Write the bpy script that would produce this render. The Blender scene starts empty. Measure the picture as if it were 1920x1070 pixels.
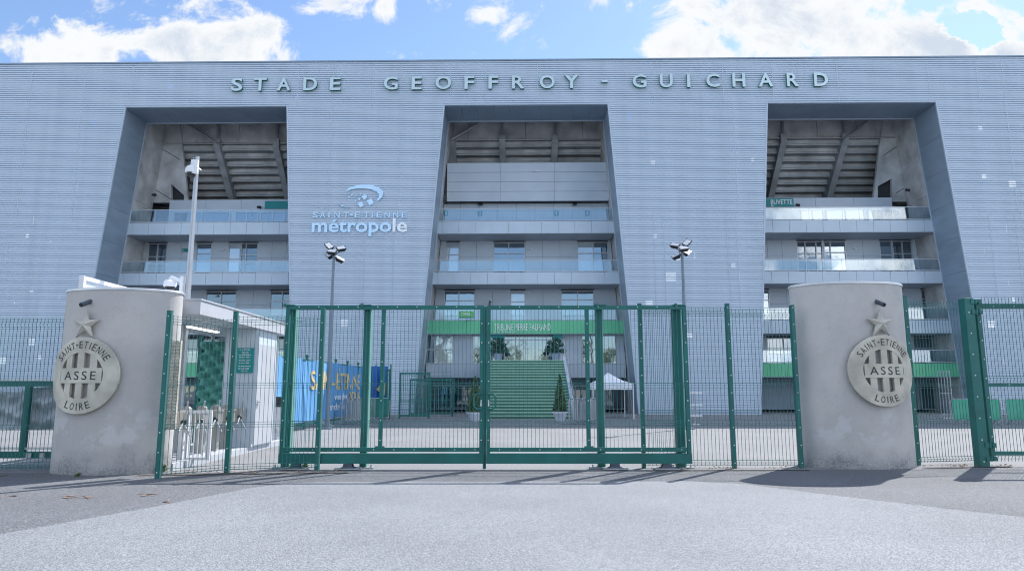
import bpy, bmesh, math, random
from mathutils import Vector, Matrix
R = math.radians
random.seed(7)
scene = bpy.context.scene
COL = scene.collection

# ------------------------------------------------------------------ camera
FPX = 1290.0                                   # focal length in pixels of the 1920 wide photograph
PITCH = math.atan(195.0 / FPX)
EYE = 1.5
cam_d = bpy.data.cameras.new("camera"); cam = bpy.data.objects.new("camera", cam_d); COL.objects.link(cam)
cam.location = (0, 0, EYE); cam.rotation_euler = (math.pi / 2 + PITCH, 0, 0)
cam_d.sensor_width = 36.0; cam_d.lens = 36.0 * FPX / 1920.0
cam_d.clip_start = 0.1; cam_d.clip_end = 3000
scene.camera = cam

# ------------------------------------------------------------------ light
SUN_EL, SUN_AZ = R(49.4), math.atan2(1.87, 2.27)      # azimuth measured from +Y towards +X
SKY_STRENGTH = 0.084
sun_d = bpy.data.lights.new("sun", 'SUN'); sun_d.energy = 2.7; sun_d.angle = R(0.5); sun_d.color = (1.0, 0.965, 0.92)
sun = bpy.data.objects.new("sun", sun_d); COL.objects.link(sun)
sdir = Vector((math.sin(SUN_AZ) * math.cos(SUN_EL), math.cos(SUN_AZ) * math.cos(SUN_EL), math.sin(SUN_EL)))
sun.rotation_euler = sdir.to_track_quat('Z', 'Y').to_euler()
sun.location = sdir * 60
scene.view_settings.view_transform = 'Standard'; scene.view_settings.look = 'None'
scene.cycles.use_denoising = True; scene.cycles.denoising_prefilter = 'ACCURATE'; scene.cycles.denoising_input_passes = 'RGB_ALBEDO_NORMAL'; scene.cycles.filter_width = 1.1
scene.view_settings.gamma = 1.0; scene.view_settings.use_curve_mapping = False
scene.view_settings.exposure = 1.45

def ray(px, py):
    dx = (px - 960.0) / FPX; dv = (535.0 - py) / FPX
    c, s = math.cos(PITCH), math.sin(PITCH)
    return Vector((dx, c - dv * s, s + dv * c))
def P(px, py, Y):
    r = ray(px, py); t = Y / r.y
    return Vector((r.x * t, Y, EYE + r.z * t))
def G(px, py, z=0.0):
    r = ray(px, py); t = (z - EYE) / r.z
    return Vector((r.x * t, r.y * t, z))

world = bpy.data.worlds.new("World"); scene.world = world; world.use_nodes = True
nt = world.node_tree; nt.nodes.clear(); L = nt.links
def wn(t, **k):
    n = nt.nodes.new(t)
    for a, b in k.items(): setattr(n, a, b)
    return n
def wm(op, a, b=None, c=None, clamp=False):
    n = wn('ShaderNodeMath', operation=op, use_clamp=clamp)
    for i, v in enumerate((a, b, c)):
        if v is None: continue
        if isinstance(v, (int, float)): n.inputs[i].default_value = v
        else: L.new(v, n.inputs[i])
    return n.outputs[0]
out = wn('ShaderNodeOutputWorld'); bg = wn('ShaderNodeBackground'); L.new(bg.outputs[0], out.inputs[0])
sky = wn('ShaderNodeTexSky', sky_type='NISHITA'); sky.sun_disc = False
sky.sun_elevation = SUN_EL; sky.sun_rotation = SUN_AZ; sky.altitude = 500; sky.air_density = 1.0; sky.dust_density = 0.4; sky.ozone_density = 2.0
tc = wn('ShaderNodeTexCoord'); sep = wn('ShaderNodeSeparateXYZ'); L.new(tc.outputs['Generated'], sep.inputs[0])
ya = wm('MAXIMUM', wm('ABSOLUTE', sep.outputs[1]), 0.05)
u = wm('DIVIDE', sep.outputs[0], ya); v = wm('DIVIDE', sep.outputs[2], ya)
front = wm('GREATER_THAN', sep.outputs[1], 0.0)
cxyz = wn('ShaderNodeCombineXYZ'); L.new(u, cxyz.inputs[0]); L.new(v, cxyz.inputs[1]); L.new(front, cxyz.inputs[2])
def noise(scale, detail, rough, off=(0, 0, 0), dist=0.0):
    mp = wn('ShaderNodeVectorMath', operation='ADD'); L.new(cxyz.outputs[0], mp.inputs[0]); mp.inputs[1].default_value = off
    n = wn('ShaderNodeTexNoise'); n.inputs['Scale'].default_value = scale; n.inputs['Detail'].default_value = detail
    n.inputs['Roughness'].default_value = rough; n.inputs['Distortion'].default_value = dist
    L.new(mp.outputs[0], n.inputs['Vector']); return n.outputs['Fac']
def blob(cx, cy, rx, ry, gain=1.0):
    r = ray(cx, cy); cu, cv = r.x / r.y, r.z / r.y
    ru, rv = rx / FPX / r.y, ry / FPX / r.y
    a = wm('DIVIDE', wm('SUBTRACT', u, cu), ru); b = wm('DIVIDE', wm('SUBTRACT', v, cv), rv)
    d = wm('SQRT', wm('ADD', wm('MULTIPLY', a, a), wm('MULTIPLY', b, b)))
    return wm('MULTIPLY', wm('SUBTRACT', 1.0, d), gain)
dens = None
for b in [(140, 100, 150, 78, .8), (290, 85, 130, 80, .8), (440, 95, 150, 88, .8), (500, 62, 70, 46, .6), (-5, 130, 45, 25, .6),
          (615, 16, 95, 32, .42), (660, -12, 120, 30, .5), (712, 12, 26, 24, .4), (345, 8, 110, 30, .28), (915, 25, 70, 60, .26), (885, 102, 34, 20, .34),
          (1320, 100, 125, 90, .9), (1400, 40, 190, 100, .9), (1560, 60, 250, 110), (1750, 75, 230, 95), (1880, 105, 130, 50),
          (1130, 5, 90, 24, .22), (690, 95, 45, 20, .2), (1700, -160, 520, 190), (330, -190, 300, 90, .7)]:
    k = blob(*b); dens = k if dens is None else wm('SMOOTH_MAX', dens, k, 0.12)
n1 = noise(10.0, 14.0, 0.66, (3.1, 1.7, 0), 0.35)
n2 = noise(6.0, 9.0, 0.58, (9.2, 4.4, 0))
gap = wm('MAXIMUM', wm('ADD', blob(1835, 55, 95, 45, 1.0), wm('MULTIPLY', wm('SUBTRACT', noise(14.0, 10.0, 0.65, (5.5, 2.2, 0), .3), 0.5), 4.0)), 0.0)
dens = wm('SUBTRACT', dens, wm('MULTIPLY', wm('MULTIPLY', gap, wm('MAXIMUM', blob(1835, 55, 120, 60, 2.0), 0.0)), 1.8))
back = wm('SUBTRACT', wm('MULTIPLY', noise(1.5, 9.0, 0.58, (1.3, 8.1, 5.0)), 5.0), 2.45)  # unseen cloud cover behind the camera, added to light the facade
dens = wm('ADD', wm('MULTIPLY', dens, front), wm('MULTIPLY', back, wm('SUBTRACT', 1.0, front)))
dens = wm('ADD', dens, wm('MULTIPLY', wm('SUBTRACT', n1, 0.5), 2.6))
mask = wn('ShaderNodeMapRange', interpolation_type='SMOOTHSTEP'); L.new(dens, mask.inputs['Value'])
mask.inputs['From Min'].default_value = 0.02; mask.inputs['From Max'].default_value = 0.42
thick = wn('ShaderNodeMapRange', interpolation_type='SMOOTHSTEP')
L.new(wm('ADD', dens, wm('MULTIPLY', wm('SUBTRACT', n2, 0.5), 2.4)), thick.inputs['Value'])
thick.inputs['From Min'].default_value = 0.35; thick.inputs['From Max'].default_value = 1.15
ccol = wn('ShaderNodeMixRGB'); L.new(thick.outputs[0], ccol.inputs[0])
CLOUD_W = 4.35
ccol.inputs[1].default_value = (CLOUD_W * .96, CLOUD_W * .98, CLOUD_W, 1); ccol.inputs[2].default_value = (CLOUD_W * .66, CLOUD_W * .74, CLOUD_W * .86, 1)
smix = wn('ShaderNodeMixRGB'); L.new(mask.outputs[0], smix.inputs[0]); tint = wn('ShaderNodeMixRGB', blend_type='MULTIPLY'); tint.inputs[0].default_value = 1.0; tint.inputs[2].default_value = (.91, .93, .96, 1); L.new(sky.outputs[0], tint.inputs[1]); L.new(tint.outputs[0], smix.inputs[1]); cgain = wn('ShaderNodeVectorMath', operation='SCALE'); L.new(ccol.outputs[0], cgain.inputs[0]); L.new(wm('SUBTRACT', 3.1, wm('MULTIPLY', front, 2.1)), cgain.inputs['Scale']); L.new(cgain.outputs[0], smix.inputs[2])   # unseen clouds behind the camera are brightened to fill the shaded facade
L.new(smix.outputs[0], bg.inputs[0]); bg.inputs[1].default_value = SKY_STRENGTH

# ------------------------------------------------------------------ materials
def mat(name, col, rough=0.6, metal=0.0, var=0.0, vscale=3.0, bump=0.0, bscale=60.0, spec=0.5, emit=None, col2=None, detail=4.0, stretch=None):
    m = bpy.data.materials.new(name); m.use_nodes = True
    n = m.node_tree; b = n.nodes['Principled BSDF']
    b.inputs['Base Color'].default_value = (*col, 1); b.inputs['Roughness'].default_value = rough
    b.inputs['Metallic'].default_value = metal; b.inputs['Specular IOR Level'].default_value = spec
    if emit:
        b.inputs['Emission Color'].default_value = (*emit[:3], 1); b.inputs['Emission Strength'].default_value = emit[3]
    if var or bump or col2:
        t = n.nodes.new('ShaderNodeTexCoord'); src = t.outputs['Object']
        if stretch:
            mp = n.nodes.new('ShaderNodeMapping'); mp.inputs['Scale'].default_value = stretch
            n.links.new(src, mp.inputs['Vector']); src = mp.outputs[0]
    if var or col2:
        z = n.nodes.new('ShaderNodeTexNoise'); z.inputs['Scale'].default_value = vscale; z.inputs['Detail'].default_value = detail
        n.links.new(src, z.inputs['Vector'])
        r = n.nodes.new('ShaderNodeValToRGB'); r.color_ramp.elements[0].position = .3; r.color_ramp.elements[1].position = .7
        c2 = col2 or tuple(min(1, c * (1 + var)) for c in col); c1 = col if col2 else tuple(c * (1 - var) for c in col)
        r.color_ramp.elements[0].color = (*c1, 1); r.color_ramp.elements[1].color = (*c2, 1)
        n.links.new(z.outputs['Fac'], r.inputs[0]); n.links.new(r.outputs[0], b.inputs['Base Color'])
    if bump:
        z = n.nodes.new('ShaderNodeTexNoise'); z.inputs['Scale'].default_value = bscale; z.inputs['Detail'].default_value = 3
        n.links.new(src, z.inputs['Vector'])
        bp = n.nodes.new('ShaderNodeBump'); bp.inputs['Strength'].default_value = bump; bp.inputs['Distance'].default_value = 0.02
        n.links.new(z.outputs['Fac'], bp.inputs['Height']); n.links.new(bp.outputs[0], b.inputs['Normal'])
    return m

def asphalt(name, dark, mid, light, scale, p0=.35, p1=.5, p2=.68, stain=0.12):
    m = bpy.data.materials.new(name); m.use_nodes = True; n = m.node_tree; b = n.nodes['Principled BSDF']
    b.inputs['Roughness'].default_value = .85; b.inputs['Specular IOR Level'].default_value = .3
    t = n.nodes.new('ShaderNodeTexCoord')
    z = n.nodes.new('ShaderNodeTexNoise'); z.inputs['Scale'].default_value = scale; z.inputs['Detail'].default_value = 2.5; z.inputs['Roughness'].default_value = .7
    n.links.new(t.outputs['Object'], z.inputs['Vector'])
    r = n.nodes.new('ShaderNodeValToRGB'); e = r.color_ramp.elements
    e[0].position = p0; e[0].color = (*dark, 1); e[1].position = p2; e[1].color = (*light, 1)
    q = e.new(p1); q.color = (*mid, 1)
    n.links.new(z.outputs['Fac'], r.inputs[0])
    w = n.nodes.new('ShaderNodeTexNoise'); w.inputs['Scale'].default_value = .45; w.inputs['Detail'].default_value = 5
    n.links.new(t.outputs['Object'], w.inputs['Vector'])
    mr = n.nodes.new('ShaderNodeMapRange'); n.links.new(w.outputs['Fac'], mr.inputs['Value'])
    mr.inputs['From Min'].default_value = .3; mr.inputs['From Max'].default_value = .7
    mr.inputs['To Min'].default_value = 1 - stain; mr.inputs['To Max'].default_value = 1 + stain
    mx = n.nodes.new('ShaderNodeMixRGB'); mx.blend_type = 'MULTIPLY'; mx.inputs[0].default_value = 1
    n.links.new(r.outputs[0], mx.inputs[1]); n.links.new(mr.outputs[0], mx.inputs[2]); n.links.new(mx.outputs[0], b.inputs['Base Color'])
    bp = n.nodes.new('ShaderNodeBump'); bp.inputs['Strength'].default_value = .5; bp.inputs['Distance'].default_value = .006
    n.links.new(z.outputs['Fac'], bp.inputs['Height']); n.links.new(bp.outputs[0], b.inputs['Normal'])
    return m

def glass_clear(name, tint, refl=0.10):
    m = bpy.data.materials.new(name); m.use_nodes = True; n = m.node_tree; n.nodes.clear()
    o = n.nodes.new('ShaderNodeOutputMaterial'); tr = n.nodes.new('ShaderNodeBsdfTransparent'); tr.inputs[0].default_value = (*tint, 1)
    gl = n.nodes.new('ShaderNodeBsdfGlossy'); gl.inputs['Roughness'].default_value = .03; gl.inputs[0].default_value = (.95, .98, 1, 1)
    fr = n.nodes.new('ShaderNodeFresnel'); fr.inputs['IOR'].default_value = 1.5
    ad = n.nodes.new('ShaderNodeMath'); ad.operation = 'ADD'; ad.use_clamp = True; ad.inputs[1].default_value = refl
    n.links.new(fr.outputs[0], ad.inputs[0])
    mx = n.nodes.new('ShaderNodeMixShader'); n.links.new(ad.outputs[0], mx.inputs[0]); n.links.new(tr.outputs[0], mx.inputs[1]); n.links.new(gl.outputs[0], mx.inputs[2])
    n.links.new(mx.outputs[0], o.inputs[0]); return m

def pane_mat(name, base, refl, wob=0.02):
    m = bpy.data.materials.new(name); m.use_nodes = True; n = m.node_tree; n.nodes.clear()
    o = n.nodes.new('ShaderNodeOutputMaterial'); df = n.nodes.new('ShaderNodeBsdfDiffuse'); df.inputs[0].default_value = (*base, 1)
    gl = n.nodes.new('ShaderNodeBsdfGlossy'); gl.inputs['Roughness'].default_value = .02; gl.inputs[0].default_value = (.82, .92, 1, 1)
    t = n.nodes.new('ShaderNodeTexCoord'); z = n.nodes.new('ShaderNodeTexNoise'); z.inputs['Scale'].default_value = .8
    n.links.new(t.outputs['Object'], z.inputs['Vector'])
    bp = n.nodes.new('ShaderNodeBump'); bp.inputs['Strength'].default_value = wob; bp.inputs['Distance'].default_value = .3
    n.links.new(z.outputs['Fac'], bp.inputs['Height']); n.links.new(bp.outputs[0], gl.inputs['Normal'])
    mx = n.nodes.new('ShaderNodeMixShader'); mx.inputs[0].default_value = refl
    n.links.new(df.outputs[0], mx.inputs[1]); n.links.new(gl.outputs[0], mx.inputs[2]); n.links.new(mx.outputs[0], o.inputs[0]); return m

M = {}
M['plaza'] = asphalt('plaza_concrete', (.16, .163, .172), (.205, .208, .22), (.25, .253, .265), 22, stain=.10)
M['asphalt'] = asphalt('dark_asphalt', (.035, .04, .05), (.098, .104, .115), (.40, .41, .43), 68, .34, .50, .74)
M['drive'] = asphalt('pale_asphalt', (.058, .064, .073), (.178, .19, .208), (.395, .413, .44), 84, .33, .5, .68, .10)
M['clad'] = mat('ribbed_cladding', (.49, .58, .685), .5, .0, .05, .8, detail=7, stretch=(1.6, 1, .06))
M['seam'] = mat('seam_cover', (.42, .505, .60), .5, .0, .04, 2)
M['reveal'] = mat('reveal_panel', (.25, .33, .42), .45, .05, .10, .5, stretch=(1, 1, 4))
M['panel'] = mat('fascia_panel', (.50, .59, .68), .45, .05, .05, .7)
M['wall'] = mat('wall_panel', (.52, .585, .66), .5, .0, .05, .8)
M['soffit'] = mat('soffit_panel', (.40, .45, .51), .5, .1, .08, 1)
M['joint'] = mat('dark_joint', (.06, .065, .075), .7, 0, .1, 5)  # dark colour of the joints between panels and boards
M['concrete'] = mat('grey_concrete', (.49, .50, .51), .85, 0, .3, .9, .3, 14, detail=8)
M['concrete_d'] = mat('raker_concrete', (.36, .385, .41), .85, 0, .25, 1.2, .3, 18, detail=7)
M['steel'] = mat('galvanised_steel', (.40, .42, .45), .4, .5, .08, 4)
M['pole'] = mat('grey_pole', (.16, .20, .25), .45, .3, .1, 3)
M['frame'] = mat('window_frame', (.50, .53, .57), .4, .3, .05, 3)
M['dark'] = mat('dark_interior', (.035, .04, .045), .7, 0, .3, 2)
M['pane'] = pane_mat('window_pane', (.03, .055, .085), .34)
M['pane_d'] = pane_mat('deep_pane', (.03, .05, .075), .22)
M['pane_b'] = pane_mat('blind_pane', (.48, .54, .60), .30)
M['rail_glass'] = glass_clear('railing_glass', (.83, .90, .93), .10)
M['mirror'] = mat('mirror_tile', (.90, .94, 1.0), .3, .15, .10, 2)  # bright sky reflection put into a pale base colour
M['tile_dim'] = mat('dim_tile', (.50, .62, .82), .35, .15, .05, 2)  # same tiles higher up, fainter reflection painted as blue
M['green_band'] = mat('green_fascia', (.13, .52, .28), .5, 0, .06, 1)
M['teal'] = mat('teal_sign', (.0, .24, .25), .5, 0, .05, 2)
M['sign_green'] = mat('light_green_sign', (.12, .46, .14), .5, 0, .05, 2)
M['dkgreen'] = mat('letter_side', (.0, .16, .11), .5, 0, .05, 2)
M['letter'] = mat('letter_face', (.58, .70, .74), .35, .2, .05, 1)
M['white'] = mat('white_paint', (.66, .68, .72), .5, 0, .05, 1.5)
M['text_w'] = mat('white_lettering', (.85, .87, .90), .5, 0, .03, 4)
M['logo'] = mat('pale_blue_logo', (.60, .80, .97), .3, .25, .05, 1)
M['logo_w'] = mat('white_logo', (.86, .90, .94), .3, .1, .05, 1)
M['gate'] = mat('green_gate_paint', (.008, .125, .112), .5, 0, .16, 2.5)
M['gate_l'] = mat('pale_green_paint', (.16, .36, .31), .4, .1, .12, 2)  # paler green for the narrow strips on the right of posts
M['wire'] = mat('green_wire', (.03, .17, .16), .45, 0, .1, 6)
M['bolt'] = mat('bolt_cap', (.62, .66, .68), .35, .5, .1, 20)
M['render'] = None
M['coping'] = mat('zinc_coping', (.60, .61, .63), .4, .4, .08, 3)
M['plate'] = mat('weathered_plate', (.33, .31, .265), .45, .2, col2=(.58, .55, .475), vscale=2.6, detail=9)
M['engrave'] = mat('engraved_letter', (.045, .05, .055), .7, 0, .2, 9)
M['recess'] = mat('recess_shadow', (.20, .19, .21), .9, 0, .15, 9)
M['pipe'] = mat('dark_pipe', (.08, .10, .13), .45, .4, .2, 9)
M['stair'] = mat('green_stair', (.045, .15, .095), .6, 0, .12, 2)
M['nosing'] = mat('stair_nosing', (.32, .50, .42), .5, 0, .08, 4)
M['foliage'] = mat('topiary_leaf', (.085, .16, .08), .6, 0, .45, 4)
M['foliage2'] = mat('pine_leaf', (.05, .14, .11), .6, 0, .4, 5)
M['bark'] = mat('bark', (.10, .085, .07), .9, 0, .3, 9, .4, 40)
M['pot'] = mat('white_pot', (.66, .68, .74), .5, 0, .05, 3)
M['blue'] = mat('blue_banner', (.13, .34, .66), .6, 0, .07, 1)
M['blue_d'] = mat('deep_blue_banner', (.02, .13, .42), .6, 0, .07, 1)
M['yellow'] = mat('yellow_lettering', (.78, .58, .25), .6, 0, .05, 3)
M['red'] = mat('red_print', (.6, .08, .12), .6, 0, .05, 3)
M['shelter'] = mat('grey_white_sheet', (.44, .46, .50), .5, 0, .06, 1.2)
M['tent'] = mat('white_tent_fabric', (.74, .77, .83), .7, 0, .04, 3)
M['tarp'] = mat('crumpled_tarp', (.42, .45, .49), .55, 0, .18, 2, .3, 6)
M['net'] = mat('green_shade_net', (.11, .36, .29), .7, 0, .15, 3, .4, 9, stretch=(1, 1, 3))
M['cctv'] = mat('cctv_white', (.74, .76, .79), .35, 0, .04, 6)
M['black'] = mat('black_plastic', (.02, .022, .026), .35, 0, .2, 9)
M['lamp'] = mat('flood_lens', (.55, .57, .60), .15, .3, .05, 9)
M['tube'] = mat('fluorescent_tube', (.8, .8, .78), .4, emit=(1, .96, .85, 1.6))
M['stone'] = mat('beige_stone', (.46, .43, .37), .85, 0, .25, 7, .5, 30)
M['inox'] = mat('turnstile_steel', (.47, .46, .44), .35, .6, .1, 4)
M['leaf_dry'] = mat('dry_leaf', (.20, .12, .06), .8, 0, .5, 30)
M['weed'] = mat('weed_leaf', (.09, .15, .04), .7, 0, .4, 30)
M['orange'] = mat('orange_paint', (.20, .14, .11), .8, 0, .3, 14)
M['soil'] = mat('dirt', (.09, .085, .08), .95, 0, .5, 25)

def render_mat(name, seed):
    m = bpy.data.materials.new(name); m.use_nodes = True; n = m.node_tree; b = n.nodes['Principled BSDF']
    b.inputs['Roughness'].default_value = .9; b.inputs['Specular IOR Level'].default_value = .2
    t = n.nodes.new('ShaderNodeTexCoord')
    def nz(s, d, r=.6, off=0):
        mp = n.nodes.new('ShaderNodeVectorMath'); mp.operation = 'ADD'; mp.inputs[1].default_value = (seed + off, off * 2, 0)
        n.links.new(t.outputs['Object'], mp.inputs[0])
        z = n.nodes.new('ShaderNodeTexNoise'); z.inputs['Scale'].default_value = s; z.inputs['Detail'].default_value = d; z.inputs['Roughness'].default_value = r
        n.links.new(mp.outputs[0], z.inputs['Vector']); return z.outputs['Fac']
    def mp(val, a, b_, c, d):
        r = n.nodes.new('ShaderNodeMapRange'); r.interpolation_type = 'SMOOTHSTEP'; n.links.new(val, r.inputs['Value'])
        for k, x in zip(('From Min', 'From Max', 'To Min', 'To Max'), (a, b_, c, d)): r.inputs[k].default_value = x
        return r.outputs[0]
    def mth(op, a, b_):
        q = n.nodes.new('ShaderNodeMath'); q.operation = op
        for i, x in enumerate((a, b_)):
            if isinstance(x, (int, float)): q.inputs[i].default_value = x
            else: n.links.new(x, q.inputs[i])
        return q.outputs[0]
    sp = n.nodes.new('ShaderNodeSeparateXYZ'); n.links.new(t.outputs['Object'], sp.inputs[0])
    def mix(fac, a, b_):
        q = n.nodes.new('ShaderNodeMixRGB'); n.links.new(fac, q.inputs[0])
        for i, x in ((1, a), (2, b_)):
            if isinstance(x, tuple): q.inputs[i].default_value = (*x, 1)
            else: n.links.new(x, q.inputs[i])
        return q.outputs[0]
    base = mix(mp(nz(1.1, 5), .35, .65, 0, 1), (.465, .452, .442), (.55, .53, .51))
    base = mix(mp(nz(70, 2, .7, 3), .42, .68, 0, .35), base, (.34, .33, .33))          # grain of the roughcast
    # pale overpaint patches on the lower half, dirt splash at the foot
    zz = mth('MULTIPLY', mp(sp.outputs[2], .35, .6, 0, 1), mp(sp.outputs[2], 1.0, 1.35, 1, 0))
    base = mix(mth('MULTIPLY', zz, mp(nz(2.0, 8, .64, 7),   .52, .585, 0, .5)), base, (.60, .59, .60))
    foot = mp(mth('ADD', sp.outputs[2], mth('MULTIPLY', nz(2.2, 6, .6, 11), .9)), .38, .95, 1, 0)
    base = mix(mth('MULTIPLY', foot, mp(nz(26, 3, .7, 13), .35, .65, .35, .85)), base, (.16, .17, .19))
    streak = mp(nz(9, 3, .5, 17), .55, .75, 0, .12)
    base = mix(streak, base, (.30, .29, .29))
    n.links.new(base, b.inputs['Base Color'])
    bp = n.nodes.new('ShaderNodeBump'); bp.inputs['Strength'].default_value = .45; bp.inputs['Distance'].default_value = .01
    n.links.new(nz(90, 2, .7, 23), bp.inputs['Height']); n.links.new(bp.outputs[0], b.inputs['Normal'])
    return m
M['render'] = render_mat('roughcast_render', 0.0)
M['render2'] = render_mat('roughcast_render_b', 31.0)

# ------------------------------------------------------------------ mesh helpers
class MB:
    def __init__(s): s.v = []; s.f = []; s.m = []
    def add(s, vs, fs, m=0):
        o = len(s.v); s.v += [tuple(x) for x in vs]
        s.f += [tuple(i + o for i in f) for f in fs]; s.m += [m] * len(fs)
    def hexa(s, p, m=0):      # 8 points: bottom 0-3 (ccw seen from above), top 4-7
        s.add(p, [(3, 2, 1, 0), (4, 5, 6, 7), (0, 1, 5, 4), (1, 2, 6, 5), (2, 3, 7, 6), (3, 0, 4, 7)], m)
    def box(s, a, b, m=0):
        x0, y0, z0 = a; x1, y1, z1 = b
        if x1 < x0: x0, x1 = x1, x0
        if y1 < y0: y0, y1 = y1, y0
        if z1 < z0: z0, z1 = z1, z0
        s.hexa([(x0, y0, z0), (x1, y0, z0), (x1, y1, z0), (x0, y1, z0), (x0, y0, z1), (x1, y0, z1), (x1, y1, z1), (x0, y1, z1)], m)
    def bar(s, p0, p1, w, h=None, m=0, up=(0, 0, 1)):
        p0 = Vector(p0); p1 = Vector(p1); h = h or w; d = (p1 - p0).normalized(); up = Vector(up)
        if abs(d.dot(up)) > .99: up = Vector((0, 1, 0))
        a = d.cross(up).normalized() * w / 2; c = a.cross(d).normalized() * h / 2
        q = [p0 - a - c, p0 + a - c, p0 + a + c, p0 - a + c, p1 - a - c, p1 + a - c, p1 + a + c, p1 - a + c]
        s.hexa(q, m)
    def cyl(s, p0, p1, r0, r1=None, n=12, m=0, caps=True):
        p0 = Vector(p0); p1 = Vector(p1); r1 = r0 if r1 is None else r1; d = (p1 - p0).normalized()
        up = Vector((0, 0, 1)) if abs(d.z) < .95 else Vector((1, 0, 0))
        a = d.cross(up).normalized(); b = d.cross(a)
        vs = []
        for p, r in ((p0, r0), (p1, r1)):
            for i in range(n):
                t = 2 * math.pi * i / n; vs.append(p + (a * math.cos(t) + b * math.sin(t)) * r)
        fs = [(i, (i + 1) % n, n + (i + 1) % n, n + i) for i in range(n)]
        if caps: fs += [tuple(range(n - 1, -1, -1)), tuple(range(n, 2 * n))]
        s.add(vs, fs, m)
    def ball(s, c, r, n=10, k=6, m=0, sq=(1, 1, 1)):
        c = Vector(c); vs = [c + Vector((0, 0, r * sq[2]))]
        for j in range(1, k):
            a = math.pi * j / k
            for i in range(n):
                t = 2 * math.pi * i / n; vs.append(c + Vector((r * math.sin(a) * math.cos(t) * sq[0], r * math.sin(a) * math.sin(t) * sq[1], r * math.cos(a) * sq[2])))
        vs.append(c - Vector((0, 0, r * sq[2]))); fs = []
        for i in range(n): fs.append((0, 1 + i, 1 + (i + 1) % n))
        for j in range(k - 2):
            for i in range(n):
                a = 1 + j * n + i; b = 1 + j * n + (i + 1) % n; fs.append((a, a + n, b + n, b))
        e = len(vs) - 1; o = 1 + (k - 2) * n
        for i in range(n): fs.append((o + i, e, o + (i + 1) % n))
        s.add(vs, fs, m)
    def lathe(s, c, prof, n=20, m=0):
        c = Vector(c); vs = []
        for r, z in prof:
            for i in range(n):
                t = 2 * math.pi * i / n; vs.append(c + Vector((r * math.cos(t), r * math.sin(t), z)))
        fs = [(j * n + i, j * n + (i + 1) % n, (j + 1) * n + (i + 1) % n, (j + 1) * n + i) for j in range(len(prof) - 1) for i in range(n)]
        fs += [tuple(range(n - 1, -1, -1)), tuple(range((len(prof) - 1) * n, len(prof) * n))]
        s.add(vs, fs, m)

def thing(name, label, cat, loc=(0, 0, 0), rz=0.0, group=None, local=False):
    o = bpy.data.objects.new(name, None); COL.objects.link(o); o.empty_display_size = .2
    o.location = loc; o.rotation_euler = (0, 0, rz); o['label'] = label; o['category'] = cat
    if group: o['group'] = group
    LOCAL[o.name] = (Vector((0, 0, 0)) if local else Vector(loc))
    return o
LOCAL = {}
def part(mb, name, mats, th, parent=None, smooth=False):
    """one mesh part of the thing th (parent = the part it belongs to, when it is a sub-part)"""
    off = LOCAL[th.name]; me = bpy.data.meshes.new(name)
    me.from_pydata([(x - off.x, y - off.y, z - off.z) for x, y, z in mb.v], [], mb.f)
    mats = mats if isinstance(mats, (list, tuple)) else [mats]
    for k in mats: me.materials.append(k)
    me.polygons.foreach_set('material_index', mb.m)
    if smooth: me.polygons.foreach_set('use_smooth', [True] * len(me.polygons))
    me.update(); ob = bpy.data.objects.new(name, me); COL.objects.link(ob); ob.parent = parent or th
    return ob
def single(mb, name, mats, label, cat, loc, group=None, smooth=False):
    off = Vector(loc); me = bpy.data.meshes.new(name)
    me.from_pydata([(x - off.x, y - off.y, z - off.z) for x, y, z in mb.v], [], mb.f)
    mats = mats if isinstance(mats, (list, tuple)) else [mats]
    for k in mats: me.materials.append(k)
    me.polygons.foreach_set('material_index', mb.m)
    if smooth: me.polygons.foreach_set('use_smooth', [True] * len(me.polygons))
    me.update(); ob = bpy.data.objects.new(name, me); COL.objects.link(ob); ob.location = off
    ob['label'] = label; ob['category'] = cat
    if group: ob['group'] = group
    return ob
def structure(mb, name, mats, kind='structure', label=None):
    me = bpy.data.meshes.new(name); me.from_pydata(mb.v, [], mb.f)
    mats = mats if isinstance(mats, (list, tuple)) else [mats]
    for k in mats: me.materials.append(k)
    me.polygons.foreach_set('material_index', mb.m); me.update()
    ob = bpy.data.objects.new(name, me); COL.objects.link(ob); ob['kind'] = kind
    if label: ob['label'] = label
    return ob
def copy_tree(o, parent=None):
    c = o.copy(); COL.objects.link(c)
    if parent is not None: c.parent = parent
    else: LOCAL[c.name] = LOCAL.get(o.name, Vector((0, 0, 0)))
    for ch in list(o.children): copy_tree(ch, c)
    return c

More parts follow.
